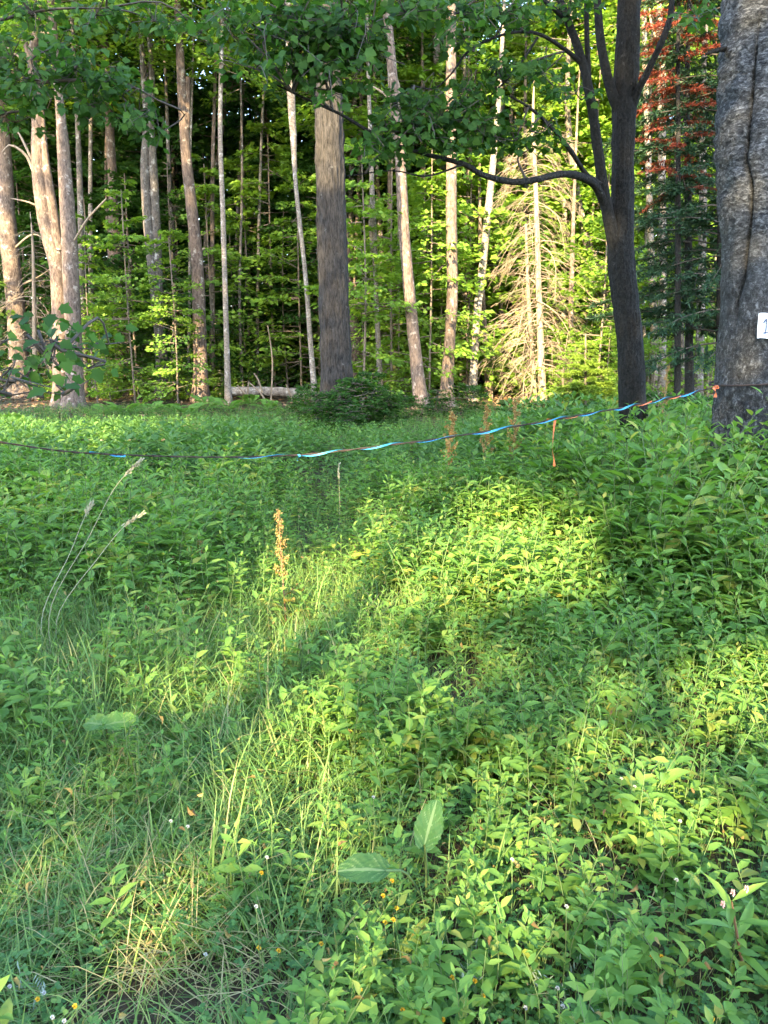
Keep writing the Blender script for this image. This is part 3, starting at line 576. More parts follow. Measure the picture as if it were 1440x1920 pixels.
for k, (px, d, s) in enumerate([(180, 25, .62), (205, 23, .45), (255, 28, 1.1), (330, 26, .7), (345, 28, 1.2), (395, 27, .8), (440, 27, 1.25), (470, 25.5, .85), (510, 26, 1.0), (540, 25.5, 1.2), (575, 27, 1.4), (480, 30, 1.7),
                                (600, 26, 1.5), (655, 28, 1.6), (680, 24.5, .9), (710, 27, 1.5), (745, 24, 1.0), (775, 29, 1.8), (800, 25.5, 1.25), (830, 24.5, .8), (865, 29, 1.9), (880, 26, 1.4), (935, 29, 1.8), (965, 30, 1.5), (905, 31, 2.1), (790, 25.5, 1.9), (835, 26.5, 2.2), (880, 25, 2.0), (925, 27, 2.3), (965, 28.5, 2.4), (1055, 27.5, 2.3), (1095, 26, 2.0), (1135, 26.5, 2.1), (860, 28, 2.5), (1020, 29, 2.5), (1140, 20.5, .42), (1062, 21.5, .4), (925, 24, .45),
                                (1050, 27, 1.7), (1075, 30, 2.0), (1130, 28, 1.9), (1160, 25, 1.2), (1105, 25, .8), (1215, 24, 1.2), (1260, 26, 1.7), (1330, 25, 1.5), (1370, 22, 1.0), (1225, 21, .6), (1330, 20, .5), (20, 29, 1.4), (110, 29, 1.5), (-60, 24, 1.2), (-20, 27, 1.0), (290, 31, 1.9), (405, 32, 2.1), (1010, 31, 2.1), (740, 32, 2.1), (560, 32, 2.1), (150, 31, 1.9)]):
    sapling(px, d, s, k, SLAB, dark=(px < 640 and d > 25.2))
for k, (px, d, s) in enumerate([(180, 22.5, 1.0), (250, 22, 1.15), (330, 21.8, .9), (465, 26, 1.5), (515, 25.5, 1.6), (565, 25, 1.4), (680, 21, 1.3), (735, 22.5, 1.5), (805, 22, 1.35), (875, 24.5, 1.6), (950, 28, 1.9), (1060, 27, 1.8), (1120, 22, 1.3), (400, 25, 1.4)]):
    sapling(px, d, s, k+1, 'tall leafy sapling spreading sprays before the trunks at the wood edge', 'tall saplings at the wood edge')
_r = np.random.default_rng(14)
for k in range(46):
    px = -120+1560*(k+_r.random())/46; d = _r.uniform(28, 37)
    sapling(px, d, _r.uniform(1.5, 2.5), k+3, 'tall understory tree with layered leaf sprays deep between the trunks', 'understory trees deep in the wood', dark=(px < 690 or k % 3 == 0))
for k, (px, d, s) in enumerate([(590, 15.7, .62), (612, 15.4, .85), (638, 15.1, .8), (668, 15.5, 1.05), (700, 16.2, .95), (728, 15.8, .7), (762, 16.5, .6), (655, 14.6, .6), (575, 17, .7)]):
    sapling(px, d, s, k, 'dark leafy bush hiding the foot of the massive pine', 'bushes at the foot of the pine', name='bush', dark=True)
for k, (px, d, s) in enumerate([(1010, 13, .6), (1050, 12.2, .68), (1090, 12.6, .6), (1130, 13, .62), (960, 15, .55), (1240, 12, .8), (1300, 11, .85), (1335, 10, .8), (880, 18, .75), (820, 18.5, .7)]):
    sapling(px, d, s, k+1, 'low dark bush in the shade along the right meadow edge', 'bushes along the right meadow edge', name='bush', dark=True)
for k, (px, d, s) in enumerate([(330, 24, 1.0), (415, 24.5, .9), (400, 25, .8), (280, 25, .9), (205, 23.5, .8), (480, 26, 1), (610, 22, .9), (955, 25.5, .8), (1050, 24, .8), (1120, 20.5, 1.1), (760, 22, 1.), (800, 22.5, .8), (90, 24, .8), (250, 26, .9)]):
    sapling(px, d, s, k+2, 'low leafy bush at the foot of the wood edge', 'bushes at the wood edge', name='bush')
for k, (px, d, s) in enumerate([(258, 24.8, 1.35), (335, 25, 1.4), (182, 24.6, 1.2)]):
    sapling(px, d, s, k, '', 'tall saplings at the wood edge', dark=True)
def frond(seed):
    rng = np.random.default_rng(seed); g = Geo(); n = 15; t = np.linspace(.1, 1, n); L = .62
    X_ = L*(t-.12*t*t); Z_ = L*(.75*t-.62*t*t)
    g.add(*tube(np.stack([X_, 0*X_, Z_], 1), .003, 3), 1)
    for s in (-1, 1):
        P = np.stack([X_, 0*X_, Z_], 1); D = np.stack([.35+0*t, s*1.0+0*t, -.15+0*t], 1); Nn = np.stack([-.3+0*t, rng.normal(0, .15, n), 1+0*t], 1)
        Ls = .17*np.sin(np.clip(t*1.02, 0, 1)*PI*.93+.12)+.015; V, F = kites(P, D, Nn, Ls, Ls*.28+.008); g.add(V, F, 0, rng.random(n))
    return g.mesh('frond', [M['fern'], M['stem']])
FR = [frond(s) for s in range(3)]
def fern(x, y, s, label, group=None):
    rng = np.random.default_rng(int(abs(x*97+y*31))); root = thing('fern', label, 'fern', (x, y, gz1(x, y)), group, rng.uniform(0, 6), s)
    for k in range(8):
        o = inst('frond', FR[k % 3], root); o.rotation_euler = (0, rng.uniform(-.4, .25), k*.785+rng.normal(0, .2)); q = rng.uniform(.8, 1.15); o.scale = (q, q, q)
for k, (px, py) in enumerate([(470, 762), (430, 772), (390, 768), (320, 772), (280, 776), (235, 780), (200, 778), (355, 778), (505, 770), (30, 800)]):
    p = onz(px, py, .0); fern(p.x, min(p.y, 21.5), 1.0, uniq('pale green fern at the wood edge '+by_wood(px)), 'ferns at the wood edge')
for k, (px, py) in enumerate([(690, 1185), (770, 1195), (820, 1175)]):
    p = onz(px, py, .05); fern(p.x, p.y, .62, ['fern among the herbs right of the brown dock stalk, nearest to it', 'middle one of three ferns among the meadow herbs', 'right one of three ferns among the meadow herbs'][k])

# ------------------------------------------------------------------ deeper wood
def far_trees():
    rng = np.random.default_rng(77); k = 0
    for k in range(96):
        d = rng.uniform(27, 47); px = rng.uniform(-260, 1700); p = at(px, 650, d); r = rng.uniform(.07, .17); H = rng.uniform(12, 17)
        kind = k % 3; bark = (G_, MB_, PB)[kind]; b = (p.x, d, gz1(p.x, d))
        root = thing('forest_tree', uniq('slim '+('grey', 'brown', 'pale')[kind]+' trunk deep in the wood, '+by_wood(px)) if -20 < px < 1460 else 'slim trunk deep in the wood beyond the picture edge', 'tree', b, 'slim trunks deep in the wood')
        g = Geo(); P = catmull([(0, 0, -.3), (rng.normal(0, .25), 0, H*.35), (rng.normal(0, .4), 0, H*.7), (rng.normal(0, .5), 0, H)], 16)
        g.add(*tube(P, np.linspace(r, r*.35, 16), 7, .06, rng)); g.obj('trunk', bark, root)
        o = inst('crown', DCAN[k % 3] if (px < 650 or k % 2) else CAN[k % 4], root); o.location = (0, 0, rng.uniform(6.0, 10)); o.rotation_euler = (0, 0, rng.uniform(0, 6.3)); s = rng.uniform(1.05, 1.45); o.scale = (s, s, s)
far_trees()
def far_wood():
    rng = np.random.default_rng(5); g = Geo(); n = 170000
    x = rng.uniform(-55, 55, n); y = rng.uniform(47, 60, n); z = rng.uniform(0, 15, n)**1.0
    ok = z < 14+2.5*np.sin(x*.35)+1.5*np.sin(x*.9+2); x, y, z = x[ok], y[ok], z[ok]; n = len(x)
    P = np.stack([x, y, z+gz(x, y)], 1); D = rng.normal(0, 1, (n, 3)); Nn = rng.normal(0, .6, (n, 3)); Nn[:, 2] += .8; Ls = rng.uniform(.35, .65, n)
    V, F = kites(P, D, Nn, Ls, Ls*.6); g.add(V, F, 0, rng.random(n))  # dark needle colour makes the gaps between trunks read as shade
    tag(g.obj('distant_woods', M['needle']), 'mass of leaves coloured dark for the shade deep in the wood behind the trunks', 'woods', kind='stuff')
far_wood()

# ------------------------------------------------------------------ fallen log, pale pole
def logs():
    rng = np.random.default_rng(3); d = 23.5; p0 = at(428, 748, d); p1 = at(600, 742, d+.6); b = ((p0.x+p1.x)/2, d, gz1(0, d))
    p0.z = max(p0.z, .3); root = thing('fallen_log', 'grey rotting log lying on the ground left of the pine', 'log', b)
    P = catmull([tuple(p0-Vector(b)), tuple((p0+p1)/2-Vector(b)+Vector((0, 0, .05))), tuple(p1-Vector(b))], 24); V, F = tube(P, np.linspace(.13, .17, 24), 12, .08, rng); g = Geo(); g.add(V, F); g.add(V, cap(V, 12)); g.obj('trunk', M['log_wood'], root)
    for pts in ([(508, 768), (487, 735), (465, 716)], [(492, 736), (484, 712), (476, 700)], [(545, 760), (547, 745), (536, 720)], [(457, 770), (464, 740), (466, 716)], [(545, 742), (537, 722)], [(462, 742), (445, 722)]):
        g = Geo(); q = [tuple(at(x, y, d-.25)-Vector(b)) for x, y in pts]; g.add(*tube(catmull(q, 6), np.linspace(.035, .018, 6), 5)); g.obj('branch', M['dead_wood'], root)
logs()
def whip(label, d, pts, r, name='bare_sapling', cat='sapling'):
    q = [at(x, y, d) for x, y in pts]; b = (q[-1].x, d, gz1(q[-1].x, d)); q[-1].z = b[2]-.05
    g = Geo(); g.add(*tube(catmull([tuple(v-Vector(b)) for v in q], 12), np.linspace(r*.5, r, 12), 5)); o = g.obj(name, M['dead_wood']); o.location = b; tag(o, label, cat)
whip('thin bare bent sapling stem rising behind the fallen log', 23.2, [(502, 610), (508, 650), (511, 690), (508, 760)], .03)
a, b_ = onz(165, 826, .22), onz(345, 825, .22)
g = Geo(); g.add(*tube(catmull([tuple(a), tuple((a+b_)/2+Vector((0, 0, .01))), tuple(b_)], 10), .022, 6)); tag(g.obj('pole', M['log_wood']), 'pale straight pole lying across the far meadow', 'pole')
def litter():
    rng = np.random.default_rng(8); n = 9000; x = rng.uniform(-18, 16, n); y = rng.uniform(17.5, 30, n)
    P = np.stack([x, y, gz(x, y)+.02+rng.random(n)*.03], 1); D = rng.normal(0, 1, (n, 3)); D[:, 2] *= .2; Nn = rng.normal(0, .3, (n, 3)); Nn[:, 2] += 1; Ls = rng.uniform(.07, .16, n)
    V, F = kites(P, D, Nn, Ls, Ls*.7); g = Geo(); g.add(V, F, 0, rng.random(n)); tag(g.obj('leaf_litter', M['litter']), 'brown dry leaves on the forest floor', 'leaves', kind='stuff')
litter()

# ------------------------------------------------------------------ near birch
BD = 6.5
def near_birch():
    c = at(1430, 600, BD); bx, by = c.x, BD; b = (bx, by, gz1(bx, by))
    root = thing('birch_tree', 'huge silvery grey birch at the right edge with a number card', 'tree', b)
    pts = [(1434, 1100, 210), (1433, 900, 196), (1431, 790, 180), (1430, 720, 170), (1428, 640, 150), (1427, 560, 134), (1428, 470, 132), (1424, 380, 136), (1423, 260, 142), (1425, 150, 136), (1430, 60, 132), (1434, -40, 128)]
    P = np.array([tuple(at(x, y, BD)-Vector(b)) for x, y, _ in pts]); R = np.array([w_*.5*BD/FPX for *_, w_ in pts]); P[0, 2] = -.3
    top = P[-1]+[.15, .1, 2.2]; P = np.vstack([P, top, top+[.3, .2, 3.5]]); R = np.append(R, [.2, .1])
    m, sd_ = 230, 176; C = catmull(P, m); Rr = np.interp(np.linspace(0, 1, m), np.linspace(0, 1, len(R)), R)
    # seam: pixel column at each height, turned into an angle on the camera side
    sy = np.array([(1383, 180), (1384, 300), (1398, 345), (1404, 420), (1406, 520), (1402, 560)]); sz = [at(1400, y, BD-.2).z-b[2] for _, y in sy]; sxv = [at(x, 400, BD-.2).x-bx for x, _ in sy]
    order = np.argsort(sz); sz = np.array(sz)[order]; sxv = np.array(sxv)[order]
    V, F = tube(C, Rr, sd_)
    V = V.reshape(m, sd_, 3); ctr = C[:, None, :]; rel = V-ctr; rad = np.linalg.norm(rel, axis=2); ang = np.arctan2(rel[..., 1], rel[..., 0])
    z = V[..., 2]; sx = np.interp(z, sz, sxv)-C[:, None, 0]; sang = -np.arccos(np.clip(sx/Rr[:, None], -.95, .95)); da = ang-sang
    on = sstep(sz[0]-.35, sz[0]+.2, z)*sstep(sz[-1]+.7, sz[-1]-.1, z)
    dr = -on*(.06*np.exp(-(da/.03)**2)+.02*np.exp(-(da/.14)**2))+on*.02*np.exp(-((np.abs(da)-.3)/.2)**2)
    for i in range(m):
        for j in range(0, sd_):
            p = V[i, j]; q = Vector((p[0]*5, p[1]*5, p[2]*5)); rg = mnoise.noise(q)*.012+mnoise.noise(q*3.7)*.008+mnoise.noise(Vector((p[0]*30, p[1]*30, p[2]*70)))*.004
            low = 1-min(1, max(0, (p[2]-.5)/1.0)); rg += low*(.03*math.sin(ang[i, j]*6+1.2*math.sin(p[2]*2))+(abs(mnoise.noise(Vector((p[0]*16, p[1]*16, p[2]*7))))*.075-.02+abs(mnoise.noise(Vector((p[0]*34+5, p[1]*34, p[2]*16))))*.03))
            rg += .008*math.sin(p[2]*40+3*mnoise.noise(q*.8))*max(0, min(1, (p[2]-2.2)/.8))
            dr[i, j] += rg
    V = ctr+rel*((rad+dr)/rad)[..., None]
    g = Geo(); g.add(V.reshape(-1, 3), F); g.obj('trunk', M['birch'], root)
    q = [at(1440, 130, BD), at(1465, 40, BD-.1), at(1500, -60, BD-.2), at(1540, -300, BD)]; g = Geo(); g.add(*tube(catmull([tuple(v-Vector(b)) for v in q], 16), np.linspace(.2, .12, 16), 16, .04, np.random.default_rng(1))); g.obj('limb', M['birch'], root)
    # short dead snag on the left side
    q = [at(1372, 92, BD), at(1350, 93, BD-.1), at(1335, 97, BD-.2), at(1322, 102, BD-.2)]; g = Geo(); g.add(*tube(catmull([tuple(v-Vector(b)) for v in q], 8), np.linspace(.022, .01, 8), 6, .1, np.random.default_rng(2))); g.obj('branch', M['dark_bark'], root)
    o = inst('crown', crown_geo(190, 0, 5.5, 2.4, 60, 90, .13).mesh('added_shade_crown', [M['maple'], M['forest_twig']]), root); o.location = (.3, -.5, 5.3); o.scale = (1.15, 1.15, 1.15); return C+np.array(b), Rr, root  # unseen crown added above the frame to darken the bank below
BC, BR, _ = near_birch()

# ------------------------------------------------------------------ near dark maple with its long limb
def twig_path(a, b, rng, sag=.1):
    a, b = Vector(a), Vector(b); m = (a+b)/2+Vector((rng.normal(0, .08), rng.normal(0, .08), rng.normal(.05, .06))); return catmull([tuple(a), tuple(m), tuple(b)], 7)
ML = []
def maple_leaf_mesh(s):
    g = Geo(); rng = np.random.default_rng(s); TV = TM_V.copy(); TV[:, 2] *= rng.uniform(.5, 2); TV[:, 1] *= rng.uniform(.9, 1.1)
    add_stamp(g, 0, rng.random(), np.zeros((1, 3)), np.array([[1., 0, 0]]), np.array([[0, 0, 1.]]), [1], [1], TV, [TM_3]); return g.mesh('maple_leaf', M['maple'])
ML = [maple_leaf_mesh(s) for s in range(5)]
def leaf_cloud(root, b, clusters, rng, L, n_parts, nodes, mat=None, tw=True, face=.15):
    """maple leaves in flat sprays; the nearest ones are objects of their own, the rest one foliage part"""
    P = []; DD = []; tg = Geo()
    for (px, py, rx, ry, d, n) in clusters:
        c = at(px, py, d); k = min(nodes, key=lambda q: (Vector(q)-c).length)
        if tw: V, F = tube(twig_path(Vector(k)-Vector(b), c-Vector(b), rng), np.linspace(.012, .005, 7), 4); tg.add(V, F)
        ns = max(2, n//9)
        for s in range(ns):
            r = math.sqrt(rng.random())*1.1; a = rng.uniform(0, 2*PI); e = at(px+rx*r*math.cos(a), py+ry*r*math.sin(a), d+rng.normal(0, .35))
            if tw: V, F = tube(twig_path(c-Vector(b), e-Vector(b), rng), np.linspace(.005, .0025, 7), 3); tg.add(V, F)
            tp_ = twig_path(c-Vector(b), e-Vector(b), rng); ax = norm((tp_[-1]-tp_[0])[None])[0]; sd_ = norm(np.cross(ax, [0, 0, 1.])[None])[0]
            for q in range(n//ns):
                t = rng.uniform(.15, 1)*6; i0 = min(5, int(t)); p = tp_[i0]+(tp_[i0+1]-tp_[i0])*(t-i0); sg = (-1)**q; o_ = rng.uniform(.03, .09)
                dv = ax*rng.uniform(.2, .9)+sd_*sg*rng.uniform(.4, 1.1)+np.array([0, 0, -rng.uniform(.15, .8)]); P.append(p+(sd_*sg*.8+ax*.3)*o_+rng.normal(0, .03, 3)); DD.append(dv)
    P = np.array(P); n = len(P); D = np.array(DD)+rng.normal(0, .25, (n, 3)); Nn = rng.normal(0, .45, (n, 3)); Nn[:, 2] += .9; Nn[:, 1] -= face; Ls = L*rng.uniform(.65, 1.15, n)
    if tg.n: tg.obj('twig', M['twig'], root)['kind'] = 'stuff'
    dist = np.linalg.norm(P+np.array(b)-[0, 0, CAMZ], axis=1)
    ppx, ppy = topix(P[:, 0]+b[0], P[:, 1]+b[1], P[:, 2]+b[2]); dist = dist+100*((ppx < 0) | (ppx > 1440) | (ppy < 0))
    idx = np.argsort(dist); near, rest = idx[:n_parts], idx[n_parts:]
    for i in near: inst('leaf', ML[rng.integers(5)], root, mat_of(P[i], D[i], Nn[i], Ls[i]))
    if len(rest):
        g = Geo(); add_stamp(g, 0, rng.random(len(rest)), P[rest], D[rest], Nn[rest], Ls[rest], Ls[rest], TM_V, [TM_3]); tag(g.obj('foliage', mat or M['maple'], root), kind='stuff')
def near_maple():
    d = 8.2; rng = np.random.default_rng(21)
    tr = [(1182, -30, 36), (1176, 100, 39), (1171, 200, 39), (1168, 300, 36), (1167, 400, 38), (1164, 480, 46), (1172, 560, 45), (1181, 640, 45), (1186, 740, 47), (1191, 820, 52), (1194, 960, 62)]
    pts, rad = traced(tr, d, top=9.5); b = (pts[0][0], d, gz1(pts[0][0], d))
    root = thing('maple_tree', 'dark many limbed maple in shade with a long limb reaching left', 'tree', b)
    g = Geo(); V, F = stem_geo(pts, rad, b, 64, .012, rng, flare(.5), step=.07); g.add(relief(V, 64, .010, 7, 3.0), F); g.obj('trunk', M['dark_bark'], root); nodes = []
    def limb(path, part='limb', r0=None):
        P = [at(x, y, q) for x, y, w_, q in path]; R = [w_*.5*q/FPX for x, y, w_, q in path]
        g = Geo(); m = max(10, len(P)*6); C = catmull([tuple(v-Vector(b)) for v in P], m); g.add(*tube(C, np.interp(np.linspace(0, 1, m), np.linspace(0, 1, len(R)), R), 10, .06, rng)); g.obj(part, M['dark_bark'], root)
        nodes.extend([tuple(Vector(c)+Vector(b)) for c in C[::4]])
    limb([(1160, 490, 30, 8.2), (1148, 440, 24, 8.15), (1134, 370, 20, 8.1), (1121, 280, 18, 8.0), (1108, 190, 17, 7.95), (1090, 110, 15, 7.9), (1065, 40, 13, 7.85), (1040, -30, 11, 7.8), (1010, -150, 8, 7.8)])
    limb([(1106, 180, 10, 7.95), (1101, 90, 9, 7.9), (1099, 0, 8, 7.9), (1096, -80, 6, 7.9)])
    limb([(1166, 215, 24, 8.2), (1146, 170, 18, 8.15), (1128, 90, 15, 8.1), (1120, 0, 13, 8.1), (1114, -120, 9, 8.1)])
    limb([(1180, 215, 18, 8.2), (1194, 175, 14, 8.1), (1214, 135, 12, 8.0), (1240, 80, 11, 7.9), (1256, 35, 10, 7.9), (1262, -20, 9, 7.9), (1275, -120, 6, 7.9)])
    limb([(1140, 400, 16, 8.15), (1118, 350, 15, 8.0), (1085, 330, 13, 7.8), (1050, 327, 12, 7.6), (1005, 337, 11, 7.4), (960, 341, 11, 7.3), (905, 328, 10, 7.1), (870, 308, 9, 7.0), (800, 290, 7, 6.9), (745, 272, 6, 6.8), (690, 245, 6, 6.7), (640, 215, 5, 6.6), (580, 188, 4, 6.5), (520, 160, 3, 6.4)])
    limb([(1125, 345, 9, 8.0), (1098, 325, 8, 7.9), (1068, 280, 8, 7.7), (1030, 235, 6, 7.5), (990, 200, 5, 7.3), (955, 180, 3, 7.2)], 'branch')
    limb([(1090, 118, 9, 7.9), (1062, 95, 7, 7.8), (1020, 68, 6, 7.6), (985, 60, 5, 7.5), (940, 66, 4, 7.3), (880, 95, 4, 7.2), (845, 140, 3, 7.1), (812, 166, 3, 7.1), (770, 160, 2, 7.0)], 'branch')
    limb([(1008, 70, 4, 7.6), (975, 120, 4, 7.5), (940, 160, 3, 7.4), (880, 215, 3, 7.3), (825, 255, 2, 7.2)], 'branch')
    limb([(870, 308, 4, 7.0), (800, 330, 3, 6.8), (735, 320, 2, 6.7), (650, 330, 2, 6.6)], 'branch')
    limb([(1065, 40, 8, 7.85), (1000, -10, 7, 7.3), (880, -40, 6, 6.9), (740, -30, 5, 6.6), (620, -10, 3, 6.4)], 'branch')
    cl = [(640, 50, 90, 60, 6.5, 130), (560, 40, 80, 55, 6.5, 100), (590, 120, 70, 35, 6.5, 90), (500, 70, 70, 55, 6.5, 80), (430, 40, 60, 50, 6.6, 60), (760, 25, 80, 28, 6.7, 70), (860, 25, 70, 26, 6.9, 60), (940, 35, 60, 25, 7, 50), (690, 95, 60, 40, 6.6, 60),
          (760, 250, 60, 40, 6.8, 75), (830, 225, 60, 50, 7.1, 80), (900, 245, 55, 45, 7.2, 75), (790, 205, 70, 22, 7, 40), (945, 155, 40, 40, 7.3, 55), (720, 270, 60, 30, 6.8, 60), (800, 260, 70, 40, 6.9, 80), (880, 220, 60, 50, 7.1, 70), (650, 110, 70, 60, 6.55, 80), (570, 80, 80, 60, 6.5, 80), (965, 265, 45, 22, 7.3, 40), (1015, 250, 40, 16, 7.4, 25), (740, 195, 35, 22, 6.9, 25), (885, 170, 45, 25, 7.2, 40),
          (870, 75, 45, 35, 7.1, 40), (1015, 140, 50, 20, 7.5, 35), (990, 282, 30, 12, 7.3, 12), (1310, 35, 40, 18, 7.8, 30), (1080, 175, 40, 25, 7.9, 30), (1070, 20, 60, 25, 7.8, 40), (985, 25, 40, 25, 7.4, 30), (850, 280, 60, 20, 7, 30), (620, 170, 60, 25, 6.5, 30), (545, 140, 50, 25, 6.4, 35), (700, 300, 40, 16, 6.7, 12), (480, 130, 50, 30, 6.4, 30)]
    leaf_cloud(root, b, [c[:5]+(int(c[5]*2.0),) for c in cl], rng, .076, 300, nodes)
near_maple()
def side_maple():
    rng = np.random.default_rng(31); d = 8.5; tp = at(-330, 600, d); b = (tp.x, d, gz1(tp.x, d)); root = thing('maple_tree', 'leafy maple limb hanging in from beyond the upper left edge', 'tree', b)
    P = [(0, 0, -.2), (.05, 0, 2.5), (-.05, 0, 5), (.1, 0, 9)]; g = Geo(); g.add(*tube(catmull(P, 30), np.linspace(.17, .08, 30), 12, .05, rng)); g.obj('trunk', M['maple_bark'], root); nodes = []
    for path in ([(-320, 300, d), (-190, 260, d), (-80, 190, 8.3), (40, 160, 8.1), (150, 150, 8), (240, 160, 7.9), (300, 190, 7.8)], [(-325, 200, d), (-195, 150, d), (-60, 60, 8.5), (80, 20, 8.4), (200, 15, 8.4)], [(-325, 380, d), (-195, 330, d), (-100, 260, 8.3), (0, 215, 8.2), (90, 205, 8.1)]):
        C = catmull([tuple(at(*q)-Vector(b)) for q in path], 22); g = Geo(); g.add(*tube(C, np.linspace(.035, .006, 22), 7, .05, rng)); g.obj('branch', M['twig'], root); nodes += [tuple(Vector(c)+Vector(b)) for c in C[::3]]
    cl = [(60, 165, 90, 45, 8.1, 110), (140, 130, 70, 40, 8, 90), (210, 150, 60, 40, 7.9, 70), (260, 210, 50, 50, 7.9, 60), (180, 200, 80, 35, 8, 70), (20, 110, 60, 50, 8.2, 60), (60, 30, 90, 40, 8.4, 70), (180, 30, 90, 40, 8.4, 60), (290, 40, 70, 40, 8.4, 45), (300, 250, 25, 30, 7.8, 18), (30, 230, 60, 30, 8.2, 35), (110, 85, 60, 25, 8.2, 40), (380, 60, 60, 50, 8.4, 40)]
    leaf_cloud(root, b, [c[:5]+(int(c[5]*1.8),) for c in cl], rng, .088, 260, nodes)
side_maple()
def sprig():
    rng = np.random.default_rng(41); d = 4.6; tp = at(-130, 800, d); b = (tp.x, d, gz1(tp.x, d)); root = thing('maple_sapling', 'young maple reaching dark leaves in from the left edge', 'tree', b)
    g = Geo(); g.add(*tube(catmull([(0, 0, -.1), (.03, 0, 1), (-.02, 0, 2.6)], 14), np.linspace(.022, .008, 14), 7)); g.obj('trunk', M['twig'], root); nodes = []
    for path in ([(-128, 800, d), (-60, 740, 4.5), (20, 720, 4.4), (80, 680, 4.4), (130, 650, 4.4)], [(-128, 820, d), (-40, 760, 4.4), (60, 735, 4.3), (130, 742, 4.3)], [(-130, 740, d), (-60, 690, 4.5), (0, 660, 4.5)]):
        C = catmull([tuple(at(*q)-Vector(b)) for q in path], 16); g = Geo(); g.add(*tube(C, np.linspace(.008, .002, 16), 5)); g.obj('branch', M['twig'], root); nodes += [tuple(Vector(c)+Vector(b)) for c in C[::2]]
    cl = [(130, 650, 38, 22, 4.4, 18), (115, 690, 30, 14, 4.4, 10), (165, 690, 12, 8, 4.4, 4), (80, 640, 20, 20, 4.4, 6), (20, 690, 30, 20, 4.45, 12), (70, 725, 40, 8, 4.3, 8), (125, 738, 20, 6, 4.3, 6), (10, 640, 18, 35, 4.5, 10), (5, 735, 25, 12, 4.3, 8), (205, 645, 40, 16, 4.8, 8), (100, 672, 14, 8, 4.4, 4)]
    leaf_cloud(root, b, [c[:5]+(int(c[5]*1.5),) for c in cl], rng, .08, 180, nodes, face=.35)
sprig()

# ------------------------------------------------------------------ rope and number card
def rope():
    M['blue'] = plain('blue_tape', (.05, .27, .48), .6, .2); M['orange'] = plain('orange_tape', (.62, .16, .06), .5, .4); M['cord'] = plain('dark_cord', (.045, .03, .026), .8)
    px = [(-120, 812), (0, 829), (120, 846), (240, 853), (400, 857), (560, 853), (700, 838), (840, 820), (980, 797), (1100, 776), (1180, 762), (1260, 745), (1338, 727)]
    P = [tuple(at(x, y, 4.9+1.28*((x+120)/1458))) for x, y in px]; b = P[6]; C = catmull([tuple(Vector(p)-Vector(b)) for p in P], 300); root = thing('rope', 'sagging rope wrapped in blue and orange tape across the meadow', 'rope', b)
    n = 300; t = np.arange(n); T = norm(np.gradient(C, axis=0)); A = norm(np.cross(T, [0, 0, 1.])); B = np.cross(A, T)
    def off(ph, r): return C+(np.cos(ph)[:, None]*A+np.sin(ph)[:, None]*B)*r
    g = Geo(); g.add(*tube(off(t*.55, .0035), .0035, 5)); g.add(*tube(off(t*.55+PI, .0035), .0035, 5)); g.obj('cord', M['cord'], root)
    rng = np.random.default_rng(2)
    def ribbon(name, mat, lo, hi, phase, pitch, dens, full=0):
        g = Geo(); ph = t*pitch+phase; q = off(ph, .011); wv = .0078*(.6+.4*np.sin(t*.21+phase))
        e = np.cos(ph*.5)[:, None]*B+np.sin(ph*.5)[:, None]*A; V = np.concatenate([q-e*wv[:, None], q+e*wv[:, None]]); gate = (np.sin(t*.31+phase*2)+np.sin(t*.117+phase))+full*sstep(105, 150, t) > dens
        f = [(i, i+1, n+i+1, n+i) for i in range(lo, hi-1) if gate[i]]; g.add(V, f); g.obj(name, mat, root)
    ribbon('tape', M['blue'], 20, 298, 0, .33, .1, 2); ribbon('tape', M['orange'], 200, 298, 2.1, .33, .5)
    def tail(mat, pts, d, wd, name):
        q = [at(x, y, d) for x, y in pts]; C2 = catmull([tuple(v-Vector(b)) for v in q], 14); s = np.array([1, .25, 0]); s = s/np.linalg.norm(s); k = np.linspace(0, 1, 14)[:, None]
        s2 = np.cos(k*2)*s+np.sin(k*2)*np.array([-.25, 1, 0]); V = np.concatenate([C2-s2*wd/2, C2+s2*wd/2]); g = Geo(); g.add(V, [(i, i+1, 15+i, 14+i) for i in range(13)]); g.obj(name, mat, root)
    tail(M['orange'], [(1041, 788), (1039, 800), (1037, 822), (1036, 845), (1039, 862), (1039, 874)], 5.92, .022, 'streamer')
    tail(M['blue'], [(560, 852), (562, 856), (557, 860), (558, 864)], 5.48, .02, 'streamer')
    tail(M['orange'], [(1338, 727), (1342, 735), (1341, 745)], 6.1, .03, 'streamer')
    # turns round the birch
    z0 = at(1345, 724, 6.3).z; i = int(np.argmin(np.abs(BC[:, 2]-z0))); th = np.linspace(0, 2*PI, 60); r = BR[i]+.03
    L_ = np.stack([BC[i, 0]+r*np.cos(th)-b[0], BC[i, 1]+r*np.sin(th)-b[1], z0+.075*(1+np.cos(th))*.5-.0-b[2]], 1); g = Geo(); g.add(*tube(L_, .008, 6)); g.obj('loop', M['cord'], root)
    k = at(1343, 726, 6.12)-Vector(b); g = Geo(); kn = np.array(k)+np.stack([.013*np.cos(th*2)*np.linspace(.5, 1.4, 60), .013*np.sin(th*3), .010*np.sin(th*2)], 1); g.add(*tube(kn, .005, 5)); g.obj('knot', M['orange'], root)
rope()
